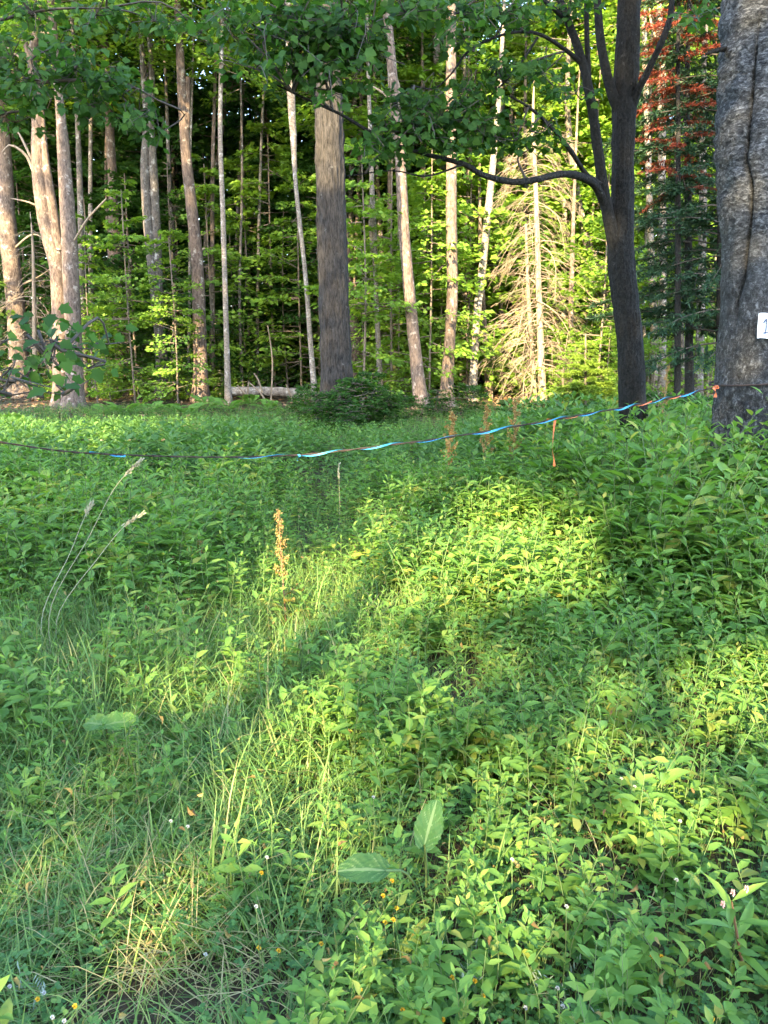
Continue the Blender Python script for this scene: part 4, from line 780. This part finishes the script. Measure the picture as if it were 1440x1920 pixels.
def card():
    c = at(1446, 611, BD-.385); b = tuple(c); m1 = plain('white_card', (.72, .78, .86), .5, .4, .04, 60); m2 = plain('pen_ink', (.05, .07, .13), .6)
    root = thing('number_card', 'white card with a handwritten 1 fixed to the silvery birch', 'sign', b, rz=.12)
    h, w_ = .094, .105; g = Geo(); nx_, nz_ = 9, 7; V = [((u/8-.5)*2*w_, .010*math.sin(u*.5+v*.3)+.004*u*.4, (v/6-.5)*2*h+(.004*math.sin(u))) for v in range(7) for u in range(9)]
    V2 = [(x, y+.004, z) for x, y, z in V]; q = [(v*9+u, v*9+u+1, v*9+u+10, v*9+u+9) for v in range(6) for u in range(8)]
    g.add(V, q); g.add(V2, [f[::-1] for f in q]); o = g.obj('sheet', m1, root)
    y = -.018
    def stroke(pts): g2.add(*tube(catmull(pts, 8), .0058, 6))
    g2 = Geo(); stroke([(-.070, y+.01, .022), (-.055, y+.01, .045), (-.048, y+.01, .052)]); stroke([(-.048, y+.01, .052), (-.046, y+.01, 0), (-.044, y+.01, -.052)]); stroke([(-.062, y+.01, -.053), (-.044, y+.01, -.053), (-.026, y+.01, -.051)]); g2.obj('numeral', m2, root)
card()

# ------------------------------------------------------------------ meadow herbs
def herb_geo(seed, H=.5, nodes=7, wide=.42, leafL=.088):
    rng = np.random.default_rng(seed); P = catmull([(0, 0, -.03), (rng.normal(0, .02), rng.normal(0, .02), H*.5), (rng.normal(0, .035), rng.normal(0, .035), H)], 8)
    leaves = []; t = np.linspace(0, 1, 8)
    for k in range(nodes):
        q = .22+.78*k/(nodes-1); c = np.array([np.interp(q, t, P[:, i]) for i in range(3)]); a0 = (k % 2)*PI/2+rng.normal(0, .25); sz = leafL*(.62+.75*math.sin(min(1, .15+q*.95)*PI*.86))*(1 if k < nodes-1 else .55)
        for s in (0, PI):
            a = a0+s+rng.normal(0, .15); el = rng.normal(.18, .18)+(.55 if k == nodes-1 else .15*q)
            D = np.array([math.cos(a)*math.cos(el), math.sin(a)*math.cos(el), math.sin(el)]); Nn = np.array([-math.cos(a)*math.sin(el)+rng.normal(0, .25), -math.sin(a)*math.sin(el)+rng.normal(0, .25), math.cos(el)+.3])
            leaves.append((c+D*.012, D, Nn, sz*rng.uniform(.85, 1.15)))
        if k in (3, 4, 5) and rng.random() < .6:    # small axillary leaves
            a = a0+rng.normal(0, .5); D = np.array([math.cos(a), math.sin(a), .9]); leaves.append((c, D, np.array([-math.cos(a), -math.sin(a), 1]), sz*.5))
    return P, leaves, wide
def lmesh(seed, wide, mat, name='herb_leaf'):
    rng = np.random.default_rng(seed); TV = TL_V.copy(); TV[:, 1] *= wide; TV[:, 2] *= rng.uniform(.3, 1.6); TV[:, 1] += .06*np.sin(TV[:, 0]*3)*rng.normal(0, .6)
    g = Geo(); add_stamp(g, 0, rng.random(), np.zeros((1, 3)), np.array([[1., 0, 0]]), np.array([[0, 0, 1.]]), [1], [1], TV, [TL_3, TL_4]); return g.mesh(name, mat)
HL = [lmesh(s, .5, M['herb']) for s in range(6)]
HP = [herb_geo(200+i, .5, [6, 7, 8, 7, 6, 8][i]) for i in range(6)]
def rod_geo(seed, n, leafL, wide, H=.56):
    """a second kind of herb: many narrow leaves set singly up the stem"""
    rng = np.random.default_rng(seed); P = catmull([(0, 0, -.03), (.01, .02, H*.5), (rng.normal(0, .05), rng.normal(0, .05), H)], 8); lv = []
    for k in range(n):
        q = .15+.85*k/(n-1); c = np.array([np.interp(q, np.linspace(0, 1, 8), P[:, i]) for i in range(3)]); a = k*2.4+rng.normal(0, .2); el = .1+.7*q+rng.normal(0, .15)
        lv.append((c, np.array([math.cos(a)*math.cos(el), math.sin(a)*math.cos(el), math.sin(el)]), np.array([-math.cos(a)*math.sin(el), -math.sin(a)*math.sin(el), math.cos(el)+.2]), leafL*(1.1-.55*q)*rng.uniform(.8, 1.2)))
    return P, lv, wide
HP[4] = rod_geo(230, 17, .10, .2); HP[5] = rod_geo(231, 13, .085, .36)
HLN = [[lmesh(s+10*k, [.5, .5, .5, .5, .2, .36][k], M['herb']) for s in range(4)] for k in range(6)]
HSTEM = []
for P, lv, wd in HP:
    g = Geo(); g.add(*tube(P, np.linspace(.0035, .0018, 8), 5)); HSTEM.append(g.mesh('herb_stem', M['stem']))
def full_arrays():
    out = []
    for P, lv, wd in HP:
        V, F = tube(P, np.linspace(.0035, .0018, 8), 3); g = Geo(); g.add(V, F, 1)
        TV = TL_V.copy(); TV[:, 1] *= wd if wd in (.2, .36) else .5
        add_stamp(g, 0, np.random.default_rng(1).random(len(lv)), np.array([l[0] for l in lv]), np.array([l[1] for l in lv]), np.array([l[2] for l in lv]), np.array([l[3] for l in lv]), np.array([l[3] for l in lv]), TV, [TL_3, TL_4])
        out.append((np.concatenate(g.V), g.F))
    return out
HF = full_arrays()
def scatter_full(g, protos, which, X_, Y_, Z_, S, RZ, rng, tilt=.12, tints=None):
    for k, (V, Fs) in enumerate(protos):
        m = np.where(which == k)[0]
        if not len(m): continue
        n = len(m); c, s = np.cos(RZ[m])[:, None], np.sin(RZ[m])[:, None]; tx, ty = rng.normal(0, tilt, (n, 1)), rng.normal(0, tilt, (n, 1))
        Sxy = S[m][:, None]**.5 if False else S[m][:, None]
        x = (V[None, :, 0]*c-V[None, :, 1]*s)*Sxy; y = (V[None, :, 0]*s+V[None, :, 1]*c)*Sxy; z = V[None, :, 2]*S[m][:, None]
        x = x+z*tx; y = y+z*ty
        W_ = np.stack([x+X_[m][:, None], y+Y_[m][:, None], z+Z_[m][:, None]], -1).reshape(-1, 3); base = g.n; g.V.append(W_); g.n += len(W_)
        off_ = (np.arange(n)*len(V))[:, None, None]
        for F, mt, t in Fs:
            tt = (t[None, :]+(rng.random(n) if tints is None else tints[m])[:, None]*.55) % 1
            g.F.append(((off_+F[None]).reshape(-1, F.shape[1])+base, mt, np.broadcast_to(tt, (n, len(F))).ravel()))
def height_at(x, y):
    """how tall the herbs stand (metres)"""
    h = .30+.06*sstep(2.0, 3.0, y)+.10*sstep(3.0, 4.6, y)
    h = h+.37*sstep(.3, 1.6, x-(.05*(y-3)))*sstep(3.4, 4.8, y)*(1-.35*sstep(8, 12, y))
    h = h+.12*sstep(-.6, -1.8, x)*sstep(3.5, 5, y)
    path = np.exp(-((x+.42+.05*(y-5))/.36)**2)*sstep(3.2, 4, y)*(1-sstep(9, 13, y)); h = h*(1-.3*path)
    h = h*(1-.42*np.exp(-((x-1.15)/.45)**2-((y-5.2)/.8)**2))
    h = h*(1-.62*sstep(9, 16, y))
    return h
def bare(x, y):
    s = onz(320, 1885, 0); s2 = onz(1080, 1650, 0); s3 = onz(690, 1330, 0)
    return np.exp(-(((x-s.x)/.26)**2+((y-s.y)/.15)**2)*.7)*1.15+.9*np.exp(-(((x-s2.x)/.16)**2+((y-s2.y)/.12)**2))+.8*np.exp(-(((x-s3.x)/.13)**2+((y-s3.y)/.2)**2))
def clump(x, y): return .5+.5*np.sin(2.3*x+1.1*np.sin(1.7*y))*np.sin(2.1*y+1.4*np.sin(1.3*x+2))
def meadow():
    rng = np.random.default_rng(55)
    n = 10500; y = rng.uniform(1.35, 8.2, n); x = rng.uniform(-1, 1, n)*(y*.52+.7)
    dens = .62+.25*sstep(-.3, .6, x); dens = dens*(1-.66*sstep(-.12, -.42, x+.1*(2.2-np.minimum(y, 3.2)))*(1-sstep(4.0, 4.9, y)))
    dens = dens*(.6+.4*sstep(1.9, 2.9, y))*(1-.2*np.exp(-((x+.42+.05*(y-5))/.34)**2)*sstep(3.2, 4, y))*(.55+.6*clump(x*1.4, y*1.4))
    ok = (rng.random(n) < dens*(1-.95*np.clip(bare(x, y), 0, 1))); x, y = x[ok], y[ok]; n = len(x)
    z = gz(x, y); h = height_at(x, y)*rng.uniform(.5, 1.12, n)*(.8+.35*clump(x*1.7+1, y*1.3)); S = h/.5; S = np.maximum(S, .5)*(1-.12*sstep(2.6, 1.8, y)); rz = rng.uniform(0, 6.28, n); which = rng.integers(0, 4, n); _k = clump(x*.8+3, y*.8+1); which = np.where((rng.random(n) < .08+.5*(_k > .62)*((x < .5) | (y < 3.4))), 4+(rng.random(n) < .5), which)
    px, py = topix(x, y, z+h*.8); vis = (px > 10) & (px < 1430) & (py < 1910)
    rank = np.where(vis, np.hypot(y, 1.2), 99); order = np.argsort(rank); near = order[:300]; rest = order[300:]
    protos = [None]*6
    def lab(i):
        kn = ('herb with paired pointed leaves ', 'slender herb with narrow leaves ', 'herb with single leaves ')[0 if which[i] < 4 else int(which[i])-3]
        return uniq(('short ' if h[i] < .27 else 'tall ' if h[i] > .38 else 'middling ')+kn+by_field(px[i], py[i]))
    for i in near:
        k = int(which[i]); loc = (x[i], y[i], z[i]); s = float(S[i])
        if protos[k] is None:
            root = thing('leafy_herb', lab(i), 'plant', loc, 'leafy herbs in the near meadow', rz[i], s); st = inst('stem', HSTEM[k], root)
            lv = [inst('leaf', HLN[k][q % 4], root, mat_of(*l)) for q, l in enumerate(HP[k][1])]; protos[k] = (root, [st]+lv)
        else:
            r0, ch = protos[k]; root = r0.copy(); COL.objects.link(root); root['label'] = lab(i); root.location = loc; root.scale = (s, s, s)
            root.rotation_euler = (rng.normal(0, .1), rng.normal(0, .1), rz[i])
            for c in ch:
                q = c.copy(); q.parent = root; COL.objects.link(q)
    g = Geo(); tl = (np.sin(x*1.9+y)*.5+.5)*.6+rng.random(n)*.4
    scatter_full(g, HF, which[rest], x[rest], y[rest], z[rest], S[rest], rz[rest], rng, tints=tl[rest])
    tag(g.obj('herb_undergrowth', [M['herb'], M['stem']]), 'dense leafy green herbs covering the middle of the meadow', 'plants', kind='stuff')
    # far meadow: simpler leaves
    far = []
    for q in range(4):
        P, lv, wd = herb_geo(300+q, .5, 6, .42, .12); gg = Geo(); V, F = kites(np.array([l[0] for l in lv]), np.array([l[1] for l in lv]), np.array([l[2] for l in lv]), np.array([l[3] for l in lv]), np.array([l[3] for l in lv])*.42); gg.add(V, F, 0, np.random.default_rng(q).random(len(F))); far.append((np.concatenate(gg.V), gg.F))
    n = 11000; y = 8.0+12.2*rng.random(n)**.85; x = rng.uniform(-1, 1, n)*(y*.54+1)
    ok = rng.random(n) < .45+.6*clump(x, y); ok &= ~((y > 18.6) & (rng.random(n) < .6)); x, y = x[ok], y[ok]; n = len(x)
    S = height_at(x, y)/.5*rng.uniform(.7, 1.2, n); g = Geo(); scatter_full(g, far, rng.integers(0, 4, n), x, y, gz(x, y), S, rng.uniform(0, 6.3, n), rng, tints=clump(x*.7, y*.7)*.6+rng.random(n)*.4)
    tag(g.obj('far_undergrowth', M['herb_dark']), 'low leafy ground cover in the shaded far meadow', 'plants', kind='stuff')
    # grass
    g = Geo(); n = 30000; y = rng.uniform(1.3, 5.2, n); x = -rng.random(n)*(y*.55+.5)+.15+.05*rng.normal(0, 1, n)
    keep = (rng.random(n) > .9*np.clip(bare(x, y), 0, 1)) & (rng.random(n) < .35+.65*sstep(.2, -.5, x+.05*(y-2))); x, y = x[keep], y[keep]; n = len(x)
    sw = 2.2*np.sin(3.1*x+2.3*y)+2.6*np.sin(2.9*y-3.7*x+1)+rng.normal(0, 1.5, n); P = np.stack([x, y, gz(x, y)-.01], 1)
    L = rng.uniform(.12, .46, n)*(.6+.4*sstep(1.6, 3.2, y)); add_blades(g, rng, P, L, rng.uniform(.003, .0085, n)*(.7+.3*sstep(1.5, 3, y)), sw, rng.uniform(.2, 1.6, n), rng.uniform(.35, 1.35, n), 0)
    n = 26000; y = 1.3+7.7*rng.random(n)**1.35; x = rng.uniform(-1, 1, n)*(y*.54+.5); k = rng.random(n) > .95*np.clip(bare(x, y), 0, 1); x, y = x[k], y[k]; n = len(x)
    P = np.stack([x, y, gz(x, y)-.01], 1); L = rng.uniform(.08, .3, n)*(.5+.6*sstep(2, 4, y)); add_blades(g, rng, P, L, rng.uniform(.0018, .004, n), rng.uniform(0, 6.3, n), rng.uniform(.1, 1.2, n), rng.uniform(.05, .5, n), 0)
    n = 8000; y = 7+13*rng.random(n); x = rng.uniform(-1, 1, n)*(y*.54+1); P = np.stack([x, y, gz(x, y)-.01], 1)
    add_blades(g, rng, P, rng.uniform(.12, .3, n), rng.uniform(.006, .012, n), rng.uniform(0, 6.3, n), rng.uniform(.2, 1.4, n), rng.uniform(.05, .5, n), 0, rng.random(n)*.5)
    tag(g.obj('meadow_grass', M['grass']), 'long tangled grass covering the left and near meadow', 'grass', kind='stuff')
    # straw
    g = Geo(); S_ = [(150, 1350, .5, .7, 420), (330, 1550, .35, .4, 260), (1000, 1500, .5, .6, 160), (150, 1700, .22, .12, 260), (330, 1850, .14, .07, 120), (620, 1230, .18, .2, 70), (420, 1320, .25, .15, 90), (560, 1130, .2, .2, 50), (1080, 1640, .12, .1, 60)]
    for (a, c, sx, sy, m) in S_:
        q = onz(a, c, 0); xx = q.x+rng.normal(0, sx, m); yy = q.y+rng.normal(0, sy, m); add_blades(g, rng, np.stack([xx, yy, gz(xx, yy)+.01], 1), rng.uniform(.1, .32, m), rng.uniform(.002, .004, m), rng.uniform(0, 6.3, m), rng.uniform(.4, 1.6, m), rng.uniform(.5, 1.35, m), 0)
    tag(g.obj('dry_grass', M['straw']), 'straw coloured dry grass lying in the near meadow', 'grass', kind='stuff')
    # dead leaves and dry stems among the herbs
    g = Geo(); n = 1100; y = rng.uniform(1.4, 7.5, n); x = rng.uniform(-1, 1, n)*(y*.52+.3); P = np.stack([x, y, gz(x, y)+rng.random(n)**2*height_at(x, y)*.75+.01], 1); D = rng.normal(0, 1, (n, 3)); D[:, 2] -= .6; Nn = rng.normal(0, .7, (n, 3)); Nn[:, 2] += .6
    Ls = rng.uniform(.012, .036, n); TV = TL_V.copy(); TV[:, 1] *= .5; TV[:, 2] *= 3; add_stamp(g, 0, rng.random(n), P, D, Nn, Ls, Ls, TV, [TL_3, TL_4])
    tag(g.obj('withered_leaves', leafmat('withered_leaf', [(0, (.09, .055, .025)), (.5, (.17, .12, .045)), (1, (.26, .22, .08))], .15, (1, 1, 1), .8)), 'small withered brown leaves caught among the meadow herbs', 'leaves', kind='stuff')
    # clover carpet
    g = Geo(); n = 15000; y = 1.3+1.9*rng.random(n)**1.2; x = rng.uniform(-1, 1, n)*(y*.52+.3); k = (rng.random(n) > 1.0*np.clip(bare(x, y), 0, 1)) & (rng.random(n) < .4+.6*clump(x*2.4, y*2.4)); x, y = x[k], y[k]; n = len(x)
    zc = gz(x, y)+rng.uniform(.02, .10, n); a0 = rng.uniform(0, 6.3, n); Ls = rng.uniform(.010, .019, n); tnt = rng.random(n)
    for q in range(3):
        a = a0+q*2.094; D = np.stack([np.cos(a), np.sin(a), .15+0*a], 1); Nn = rng.normal(0, .3, (n, 3)); Nn[:, 2] += 1; P = np.stack([x, y, zc], 1)
        TV = TL_V.copy(); TV[:, 1] *= .95; TV[:, 2] *= .4; add_stamp(g, 0, tnt, P, D, Nn, Ls, Ls, TV, [TL_3, TL_4])
    tag(g.obj('clover_carpet', M['clover']), 'small three part clover leaves at the near meadow edge', 'clover', kind='stuff')
meadow()

# ------------------------------------------------------------------ single plants in the meadow
def dock(px, base_py, H, label, s=1.0, nl=5):
    p = onz(px, base_py, 0); rng = np.random.default_rng(int(px)); root = thing('dock_plant', label, 'plant', (p.x, p.y, gz1(p.x, p.y)), None, rng.uniform(0, 6))
    P = catmull([(0, 0, -.03), (.015, .01, H*.5), (rng.normal(0, .02), 0, H)], 12); g = Geo(); g.add(*tube(P, np.linspace(.006, .002, 12), 6)); g.obj('stalk', M['redstem'], root)
    g = Geo(); n = 800; q = rng.uniform(.42, 1, n); c = np.stack([np.interp(q, np.linspace(0, 1, 12), P[:, i]) for i in range(3)], 1)
    arm = np.floor(q*22)/22; ang = arm*97.3; rr = rng.random(n)*.04*s*(1.25-q)*1.5; c = c+np.stack([np.cos(ang)*rr, np.sin(ang)*rr, rr*1.4], 1)+rng.normal(0, .006, (n, 3))
    D = rng.normal(0, 1, (n, 3)); Nn = rng.normal(0, 1, (n, 3)); Ls = rng.uniform(.006, .012, n)*s; V, F = kites(c, D, Nn, Ls, Ls*.8); g.add(V, F, 0, rng.random(n)); g.obj('seed_head', M['dock_seed'], root)
    for k in range(nl):
        a = k*2.4+1; z = H*(.05+.32*k/nl); D = (math.cos(a), math.sin(a), rng.uniform(.1, .9)); o = inst('leaf', DOCKL[k % 2], root, mat_of((0, 0, z), D, (-D[0]*.5, -D[1]*.5, 1), rng.uniform(.14, .22)))
def big_leaf(seed, wide, mat, name, wav=.08, notch=False):
    """broad wavy leaf with a raised midrib"""
    rng = np.random.default_rng(seed); nu, nv = 22, 20; V = []
    for i in range(nu+1):
        u = i/nu; w_ = wide*math.sin(min(1, (u*.96+.04))*PI*(.93))**.65*(1-.25*u)
        for j in range(nv+1):
            v = j/nv*2-1; e = 1+.07*math.sin(i*2.3+seed)*abs(v); V.append((u-.12*abs(v)*(1-u)*(1 if notch else 0), v*w_*.5*e, .14*abs(v)*wide-.28*u*u+wav*abs(v)*math.sin(u*14+seed+v)+.022*math.exp(-(v/.07)**2)+.011*math.cos((u-.45*abs(v))*34)*min(1, abs(v)*3)+.008*math.sin(u*23+v*17+seed)))
    F = [(i*(nv+1)+j, i*(nv+1)+j+1, (i+1)*(nv+1)+j+1, (i+1)*(nv+1)+j) for i in range(nu) for j in range(nv)]; T_ = np.array([(.98 if abs((j+.5)/nv*2-1) < .11 else .35+.4*(math.cos((i/nu-.45*abs((j+.5)/nv*2-1))*34) > .75)+.2*rng.random()) for i in range(nu) for j in range(nv)]); g = Geo(); g.add(V, F, 0, T_); return g.mesh(name, mat)
DOCKL = [big_leaf(s, .3, M['dock_leaf'], 'dock_leaf', .05) for s in range(2)]
dock(538, 1185, .70, 'tall brown seeded dock stalk standing alone in the middle of the meadow')
dock(842, 955, .92, 'yellowish seeded dock under the sagging rope, leftmost of the group there', 2.0)
dock(905, 950, .95, 'brown seeded dock under the rope beside two others', 2.0)
dock(962, 955, 1.05, 'seeded dock with broad leaves just left of the orange streamer', 2.0)
dock(1235, 905, 1.32, 'rusty seeded dock between the dark maple and the birch', 1.5)
dock(380, 1120, .35, 'low reddish dock stalk left of the tall brown one', 1.0, 4)
BROADL = [big_leaf(60+s, .85, M['broad'], 'broad_leaf', .05, True) for s in range(2)]
BURL = [big_leaf(40+s, .78, M['burdock'], 'burdock_leaf', .035, True) for s in range(3)]
def rosette(name, label, px, py, specs, meshes, stem_mat):
    p = onz(px, py, 0); b = (p.x, p.y, gz1(p.x, p.y)); root = thing(name, label, 'plant', b)
    for k, (lx, ly, h, D, Nn, s) in enumerate(specs):
        q = Vector(onz(lx, ly, h))-Vector(b); me = meshes[k % len(meshes)]; L = Vector(D).normalized()*s; st = q-L*.45
        inst('leaf', me, root, mat_of(tuple(st), D, Nn, s)); g = Geo(); g.add(*tube(catmull([(0, 0, -.02), (st.x*.5, st.y*.5, st.z*.65), tuple(st)], 7), .004, 5)); g.obj('stalk', stem_mat, root)
rosette('burdock_plant', 'burdock with large crinkled leaves in the near middle meadow', 800, 1690,
        [(805, 1548, .31, (.25, .25, .95), (-.25, -1, .3), .115), (682, 1628, .28, (-1, .05, .1), (0, -.45, .9), .12)], BURL, M['stem'])
rosette('broadleaf_plant', 'pale broad leaved plant among the grass at left', 205, 1420,
        [(225, 1352, .28, (.6, .2, .1), (-.1, -.5, .9), .11), (180, 1355, .27, (-.7, .2, .1), (.1, -.5, .9), .10), (165, 1385, .12, (-.5, -.4, .0), (0, -.5, .9), .09), (255, 1400, .10, (.5, -.4, 0), (0, -.4, .9), .08)], BROADL, M['stem'])
rosette('plantain', 'round ribbed plantain leaves at the bottom edge', 880, 1905, [(868, 1872, .05, (-.2, .8, .3), (0, -.5, .9), .075), (925, 1885, .05, (.6, .5, .3), (0, -.5, .9), .07), (838, 1900, .03, (-.8, .1, .2), (0, -.4, .9), .06)], BURL, M['stem'])
rosette('dock_plant', 'young dock with upright long leaves low at the centre bottom', 800, 1800, [(790, 1790, .10, (-.1, -.25, .9), (0, -1, .1), .10), (770, 1765, .11, (.5, .2, .6), (-.2, -.8, .4), .12)], DOCKL, M['stem'])
def cudweed(px, py, label, n=9):
    p = onz(px, py, 0); rng = np.random.default_rng(px); root = thing('cudweed', label, 'plant', (p.x, p.y, gz1(p.x, p.y))); g = Geo(); st = Geo()
    for k in range(n):
        b = rng.normal(0, .035, 3)*[1, 1, 0]; H = rng.uniform(.05, .11); m = 12; q = np.linspace(.15, 1, m); P = b+np.stack([rng.normal(0, .02)*q, rng.normal(0, .02)*q, H*q], 1); a = q*40+k; D = np.stack([np.cos(a), np.sin(a), .8+0*a], 1); Nn = np.stack([-np.cos(a), -np.sin(a), 1+0*a], 1)
        Ls = .028*(1.1-.4*q); V, F = kites(P, D, Nn, Ls, Ls*.22); g.add(V, F, 0, rng.random(m)); st.add(*tube(P[[0, -1]], .0012, 3))
    g.obj('foliage', M['grey_leaf'], root); st.obj('stem', M['stem'], root)
cudweed(845, 1868, 'silvery grey small leaved plant left of the plantain at the bottom edge'); cudweed(905, 1885, 'silvery grey small leaved plant right behind the plantain', 10); cudweed(1035, 1900, 'silvery grey small leaved plant at the bottom right, beside white clover', 10); cudweed(40, 1895, 'silvery grey small leaved plant in the bottom left corner', 7)
def flower_mesh(kind):
    g = Geo(); rng = np.random.default_rng(9); n = 46; a = rng.uniform(0, 6.3, n); ph = np.arccos(rng.uniform(-.6, 1, n)); D = np.stack([np.sin(ph)*np.cos(a), np.sin(ph)*np.sin(a), np.cos(ph)], 1); D[:, 2] += .25; Nn = rng.normal(0, 1, (n, 3)); r = .0075
    V, F = kites(D*r*.25, D, Nn, np.full(n, r), np.full(n, r*.55)); g.add(V, F); return g.mesh(kind, M[{'yellow_head': 'yellow', 'white_head': 'white', 'pink_head': 'pink'}[kind]])
FM = {k: flower_mesh(k) for k in ('yellow_head', 'white_head', 'pink_head')}
g = Geo(); g.add(*tube([(0, 0, -1), (.05, .02, -.5), (0, 0, 0)], .012, 4)); FSTEM = g.mesh('flower_stem', M['stem'])
def flower(px, py, h, kind, name, label, group, s=1.0):
    p = onz(px, py, h); zg = gz1(p.x, p.y); root = thing(name, label, 'flower', (p.x, p.y, zg), group)
    o = inst('flower_head', FM[kind], root); o.location = (0, 0, p.z-zg); o.scale = (s, s, s*.9); st = inst('stem', FSTEM, root); st.location = (0, 0, p.z-zg); hh = max(.02, p.z-zg); st.scale = (.1, .1, hh)
YL = [(755, 1895), (675, 1855), (848, 1833), (890, 1840), (905, 1868), (793, 1897), (680, 1800), (743, 1703), (737, 1725), (722, 1730), (735, 1652), (718, 1680), (490, 1637), (522, 1783), (602, 1770), (140, 1887), (70, 1874), (1335, 1910), (1222, 1794), (1240, 1794), (830, 1912), (485, 1778), (900, 1792), (1160, 1875)]
for k, (a, c) in enumerate(YL): flower(a, c, .12 if c > 1750 else .18, 'yellow_head', 'yellow_flower', uniq('small round yellow flower head '+by_field(a, c)), 'yellow flowers in the near meadow', .75)
WL = [(672, 1757), (385, 1790), (82, 1862), (120, 1915), (1045, 1853), (1055, 1887), (985, 1890), (1165, 1460), (1190, 1475), (320, 1540), (352, 1550), (98, 1908), (500, 1608), (1275, 1540), (1268, 1650), (700, 1495), (1062, 1700), (960, 1612), (18, 1850), (480, 1700)]
for k, (a, c) in enumerate(WL): flower(a, c, .13 if c > 1750 else .26, 'white_head', 'white_clover', uniq('small white clover flower head '+by_field(a, c)), 'white clovers in the near meadow', .65)
def smartweed():
    p = onz(1405, 1850, 0); b = (p.x, p.y, gz1(p.x, p.y)); root = thing('smartweed', 'pink flowered weed with long narrow leaves at the lower right edge', 'plant', b)
    tip = Vector(onz(1372, 1690, .36))-Vector(b); P = catmull([(0, 0, -.03), (tip.x*.4-.02, tip.y*.4, .2), tuple(tip)], 10); g = Geo(); g.add(*tube(P, np.linspace(.005, .002, 10), 6)); g.obj('stem', M['redstem'], root)
    nl = lmesh(70, .22, M['herb'], 'smartweed_leaf'); rng = np.random.default_rng(4)
    for k in range(9):
        q = P[1+k]; a = k*2.4; inst('leaf', nl, root, mat_of(q, (math.cos(a), math.sin(a), .35), (-math.cos(a)*.4, -math.sin(a)*.4, 1), .15*(1.1-.05*k)))
    for dx, dz in ((0, 0), (.03, .01), (-.02, -.03)):
        o = inst('flower_head', FM['pink_head'], root); o.location = tip+Vector((dx, 0, dz+.02)); o.scale = (.6, .6, 1.5)
smartweed()
def seed_stalk(label, pts, d, r=.0022, head=.13):
    q = [at(x, y, d) for x, y in pts]; b = (q[0].x, d, gz1(q[0].x, d)); q.insert(0, Vector((q[0].x-.02, d, b[2]-.03))); C = catmull([tuple(v-Vector(b)) for v in q], 20); root = thing('grass_stalk', label, 'grass', b)
    g = Geo(); g.add(*tube(C, np.linspace(r, r*.5, 20), 4)); g.obj('stem', M['seed'], root); rng = np.random.default_rng(int(pts[0][0])); n = 60; t = rng.uniform(0, 1, n); e = C[-1]; dv = norm((C[-1]-C[-3])[None])[0]; P = e-dv*(head*t)[:, None]+rng.normal(0, .003, (n, 3))
    D = dv+rng.normal(0, .22, (n, 3)); Nn = rng.normal(0, 1, (n, 3)); Ls = rng.uniform(.02, .034, n); V, F = kites(P, D, Nn, Ls, Ls*.26); g = Geo(); g.add(V, F, 0, rng.random(n)); g.obj('seed_head', M['seed'], root)
seed_stalk('tall grass stalk with pale seed head just below the rope at left', [(95, 1140), (165, 1010), (215, 915), (265, 862)], 3.6)
seed_stalk('shorter grass stalk with pale seed head leaning right at left', [(110, 1150), (185, 1045), (230, 990), (268, 962)], 3.7)
seed_stalk('thin grass stalk with brownish head beside the two pale ones', [(80, 1150), (130, 1040), (152, 985), (172, 942)], 3.65, head=.08)
seed_stalk('lone grass stalk with narrow pale tip below the rope in the middle', [(637, 960), (636, 920), (635, 872)], 6.2, head=.12)
def tall_tuft(px, py, n, H, label):
    rng = np.random.default_rng(px); p = onz(px, py, 0); g = Geo(); m = n; P = rng.normal(0, .03, (m, 3))*[1, 1, 0]; add_blades(g, rng, P, H*rng.uniform(.6, 1.05, m), rng.uniform(.005, .009, m), rng.uniform(0, 6.3, m), rng.uniform(.1, .9, m), rng.uniform(.03, .3, m), 0)
    o = g.obj('grass_tuft', M['grass']); o.location = (p.x, p.y, gz1(p.x, p.y)); tag(o, label, 'grass')
tall_tuft(405, 1690, 14, .42, 'tall upright dark grass tuft in the near left meadow'); tall_tuft(290, 1640, 12, .3, 'grass tuft left of the tallest one in the near left meadow'); tall_tuft(545, 1260, 40, .34, 'fine grass tuft at the foot of the tall brown dock stalk')
tall_tuft(905, 1690, 18, .26, 'grass tuft right of the burdock leaves'); tall_tuft(1195, 1560, 20, .3, 'grass tuft among herbs in the near right meadow'); tall_tuft(830, 1200, 16, .3, 'grass tuft behind the three ferns'); tall_tuft(60, 1290, 26, .45, 'coarse grass tuft at the left edge under the seed stalks')
tall_tuft(650, 1880, 14, .16, 'short grass tuft at the bottom centre'); tall_tuft(1225, 1870, 22, .16, 'short grass tuft at the bottom right')
